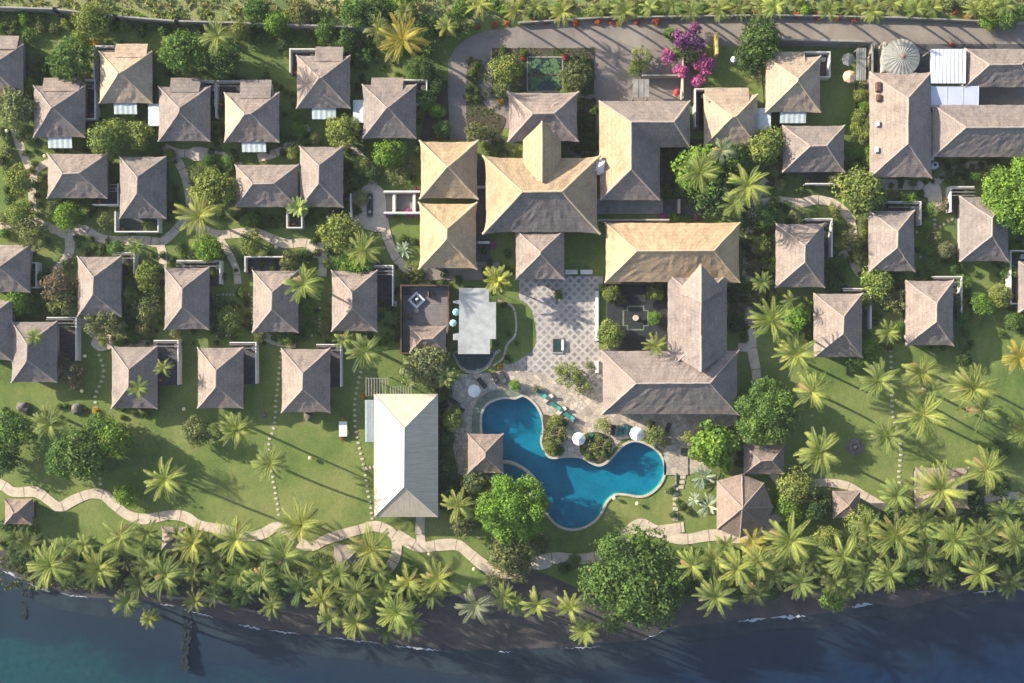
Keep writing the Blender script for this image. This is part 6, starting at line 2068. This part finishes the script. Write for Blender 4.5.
# stepping stones: each stone its own object
stone_me = []
for i in range(3):
    bm = bmesh.new(); rr = random.Random(i)
    ring = [bm.verts.new((.36 * math.cos(a) * rr.uniform(.85, 1.15), .26 * math.sin(a) * rr.uniform(.85, 1.15), .09)) for a in [k * math.pi / 4 for k in range(8)]]
    low = [bm.verts.new((v.co.x * 1.08, v.co.y * 1.08, -.02)) for v in ring]
    bm.faces.new(ring)
    for k in range(8): bm.faces.new((low[k], low[(k + 1) % 8], ring[(k + 1) % 8], ring[k]))
    me = bpy.data.meshes.new('stepping_stone'); bm.to_mesh(me); bm.free(); me.materials.append(M['coping']); stone_me.append(me)


def stones(pts, label, step=.92, sc=.8):
    P = [W(x, y, .1) for x, y in smooth_poly(pts, 8)]
    acc = 0; rr = random.Random(int(pts[0][0]))
    for a, b_ in zip(P, P[1:]):
        d = (b_ - a); L = d.length
        while acc < L:
            v = a + d * (acc / L)
            o = bpy.data.objects.new('stepping_stone', rr.choice(stone_me)); C.objects.link(o)
            o.location = (v.x + rr.uniform(-.05, .05), v.y, 0)
            o.rotation_euler.z = math.atan2(d.y, d.x) + math.pi / 2 + rr.uniform(-.15, .15)
            o.scale = (sc, sc, 1)
            tag(o, 'stepping stone', label, 'stones of one stepping path: ' + label[9:60])
            acc += step
        acc -= L


stones([(99, 355), (102, 364), (103.5, 375), (99, 386), (95, 397), (96, 408), (98, 418), (98, 432)], 'one pale stone of the winding stepping path left of the second lowest-row cottage')
stones([(99, 462), (99, 474), (101, 487)], 'one pale stone of the short stepping path meeting the coast path at the left')
stones([(282, 346), (279, 370), (276, 400), (274, 425), (268, 447), (271, 470), (275, 492), (279, 516)], 'one pale stone of the long stepping path across the open lawn')
stones([(361, 372), (357, 388), (354.5, 408), (356, 432), (361, 455), (366, 480), (370, 504), (373, 524)], 'one pale stone of the stepping path running along the left side of the cream-roofed hall')
stones([(363, 469), (374, 467)], 'one pale stone of the short spur leading to the cream-roofed hall', .6)
stones([(890, 340), (891, 360), (892, 390), (893, 414), (899, 436), (901, 452), (899, 474), (900, 486)], 'one pale stone of the stepping path through the palm lawn')
stones([(917, 232), (930, 230), (940, 227), (948, 221), (955, 218)], 'one pale stone of the upper curved stepping path between two right-hand cottages', .8, .8)
stones([(934.5, 210), (935, 225), (935.5, 244)], 'one pale stone of the straight stepping path crossing below the right-hand path plaza', .8, .8)
stones([(921, 257), (932, 254), (944, 249), (952, 246), (961, 246)], 'one pale stone of the lower curved stepping path between two right-hand cottages', .8, .8)
stones([(217, 295), (217, 338)], 'one thin stone of the left side of the square stepping path in the third row', .62, .6)
stones([(219, 294.5), (252, 294.5)], 'one thin stone of the upper side of the square stepping path in the third row', .62, .6)
stones([(252, 297), (252, 330)], 'one thin stone of the right side of the square stepping path in the third row', .62, .6)
stones([(219, 336), (236, 335)], 'one thin stone of the lower side of the square stepping path in the third row', .62, .6)
stones([(312, 335.5), (345, 335.5)], 'one thin stone of the straight path row between third-row and lowest-row cottages', .62, .6)
stones([(319.5, 308), (319.5, 333)], 'one thin stone of the upright path row right of the shadow-streaked cottage', .62, .6)
stones([(97, 236), (97.5, 240)], 'one small stone on the left path', .6, .6)

# square slabs stepping down from the pool deck
sq = bmesh.new(); bmesh.ops.create_cube(sq, size=1)
for v in sq.verts: v.co.x *= .85; v.co.y *= .55; v.co.z *= .12
me = bpy.data.meshes.new('paving_slab'); sq.to_mesh(me); sq.free(); me.materials.append(M['coping'])
for i, (x, y) in enumerate([(683, 477), (682, 482), (681, 487), (675.5, 489), (675.5, 494), (675.5, 499), (675.5, 504), (675.5, 509), (675.5, 514), (675.5, 519)]):
    p = W(x, y, .05); o = bpy.data.objects.new('paving_slab', me); C.objects.link(o); o.location = (p.x, p.y, .05)
    tag(o, 'paving slab', 'pale slab of the stepped path from the pool deck down to the coast path', 'slabs below the pool deck')

# ------------------------------------------------------------------ descriptions of the plants
def relation(px, py, k=0):
    best = []
    for (nm, x0, y0, x1, y1) in LAND:
        if nm is None: continue
        dx = max(x0 - px, 0, px - x1); dy = max(y0 - py, 0, py - y1)
        best.append((math.hypot(dx, dy), nm, x0, y0, x1, y1))
    best.sort()
    d, nm, x0, y0, x1, y1 = best[k]
    w_, h_ = x1 - x0, y1 - y0
    hx_ = 'left' if px < x0 + w_ * .2 else ('right' if px > x1 - w_ * .2 else '')
    vy = 'upper' if py < y0 + h_ * .2 else ('lower' if py > y1 - h_ * .2 else '')
    pre = 'by' if d < 12 else ('off' if d < 40 else 'far off')
    if hx_ and vy: s = f'{pre} the {vy}-{hx_} corner of'
    elif hx_: s = f'{pre} the {hx_} side of'
    elif vy: s = f'{pre} the {vy} side of'
    else: s = 'over the middle of'
    return s + ' ' + nm, nm


LAND += [('the blue pool', 482, 397, 664, 528), ('the huge round beach tree', 584, 532, 686, 632), ('the bright pool tree', 480, 474, 548, 540), ('the bougainvillea', 655, 28, 718, 88), ('the lily pond', 528, 58, 562, 91),
         ('the fire ring', 846, 438, 864, 456), ('the left stone groyne', 14, 555, 30, 618), ('the brown stone groyne', 180, 596, 190, 672), ('the oblong plaza pond', 366, 193, 374, 217), ('the fountain', 624, 307, 647, 329)]
ORD = ['leftmost', 'second from left', 'third from left', 'fourth from left', 'fifth from left', 'sixth from left', 'seventh from left', 'eighth from left', 'ninth from left', 'tenth from left', 'eleventh from left', 'twelfth from left',
       'thirteenth from left', 'fourteenth from left', 'fifteenth from left']
bylab = {}
for (o, look, px, py) in AUTO:
    rel, nm = relation(px, py)
    if nm in ('the huge round beach tree',) and 'wide tree' in look and 580 < px < 690: rel = 'standing by the sea, the largest crown of all'
    if 'wide tree' in look and 480 < px < 548: rel = 'overhanging the small basin of the blue pool'
    bylab.setdefault(look + ' ' + rel, []).append((px, o))
for lab, lst in bylab.items():
    lst.sort(key=lambda q: q[0])
    for i, (px, o) in enumerate(lst):
        o['label'] = lab if len(lst) == 1 else f'{ORD[min(i, 14)]} {lab}'

# thin sea air: lifts the shadows a little, as in the photograph
hz = MB(); hz.box(-2150, -2150, -12, 2150, 2150, 171.5)
hm = bpy.data.materials.new('haze'); hm.use_nodes = True
hn = hm.node_tree; hn.nodes.remove(hn.nodes['Principled BSDF'])
pv = hn.nodes.new('ShaderNodeVolumePrincipled')
pv.inputs['Color'].default_value = (.80, .88, 1, 1); pv.inputs['Density'].default_value = .00009; pv.inputs['Anisotropy'].default_value = .0
hn.links.new(pv.outputs[0], hn.nodes['Material Output'].inputs['Volume'])
ho = link('haze', hz, hm); ho['kind'] = 'stuff'; ho['label'] = 'thin pale haze in the air over the whole resort'; ho['category'] = 'haze'

for o in list(bpy.data.objects):
    if '_w' in o: del o['_w']
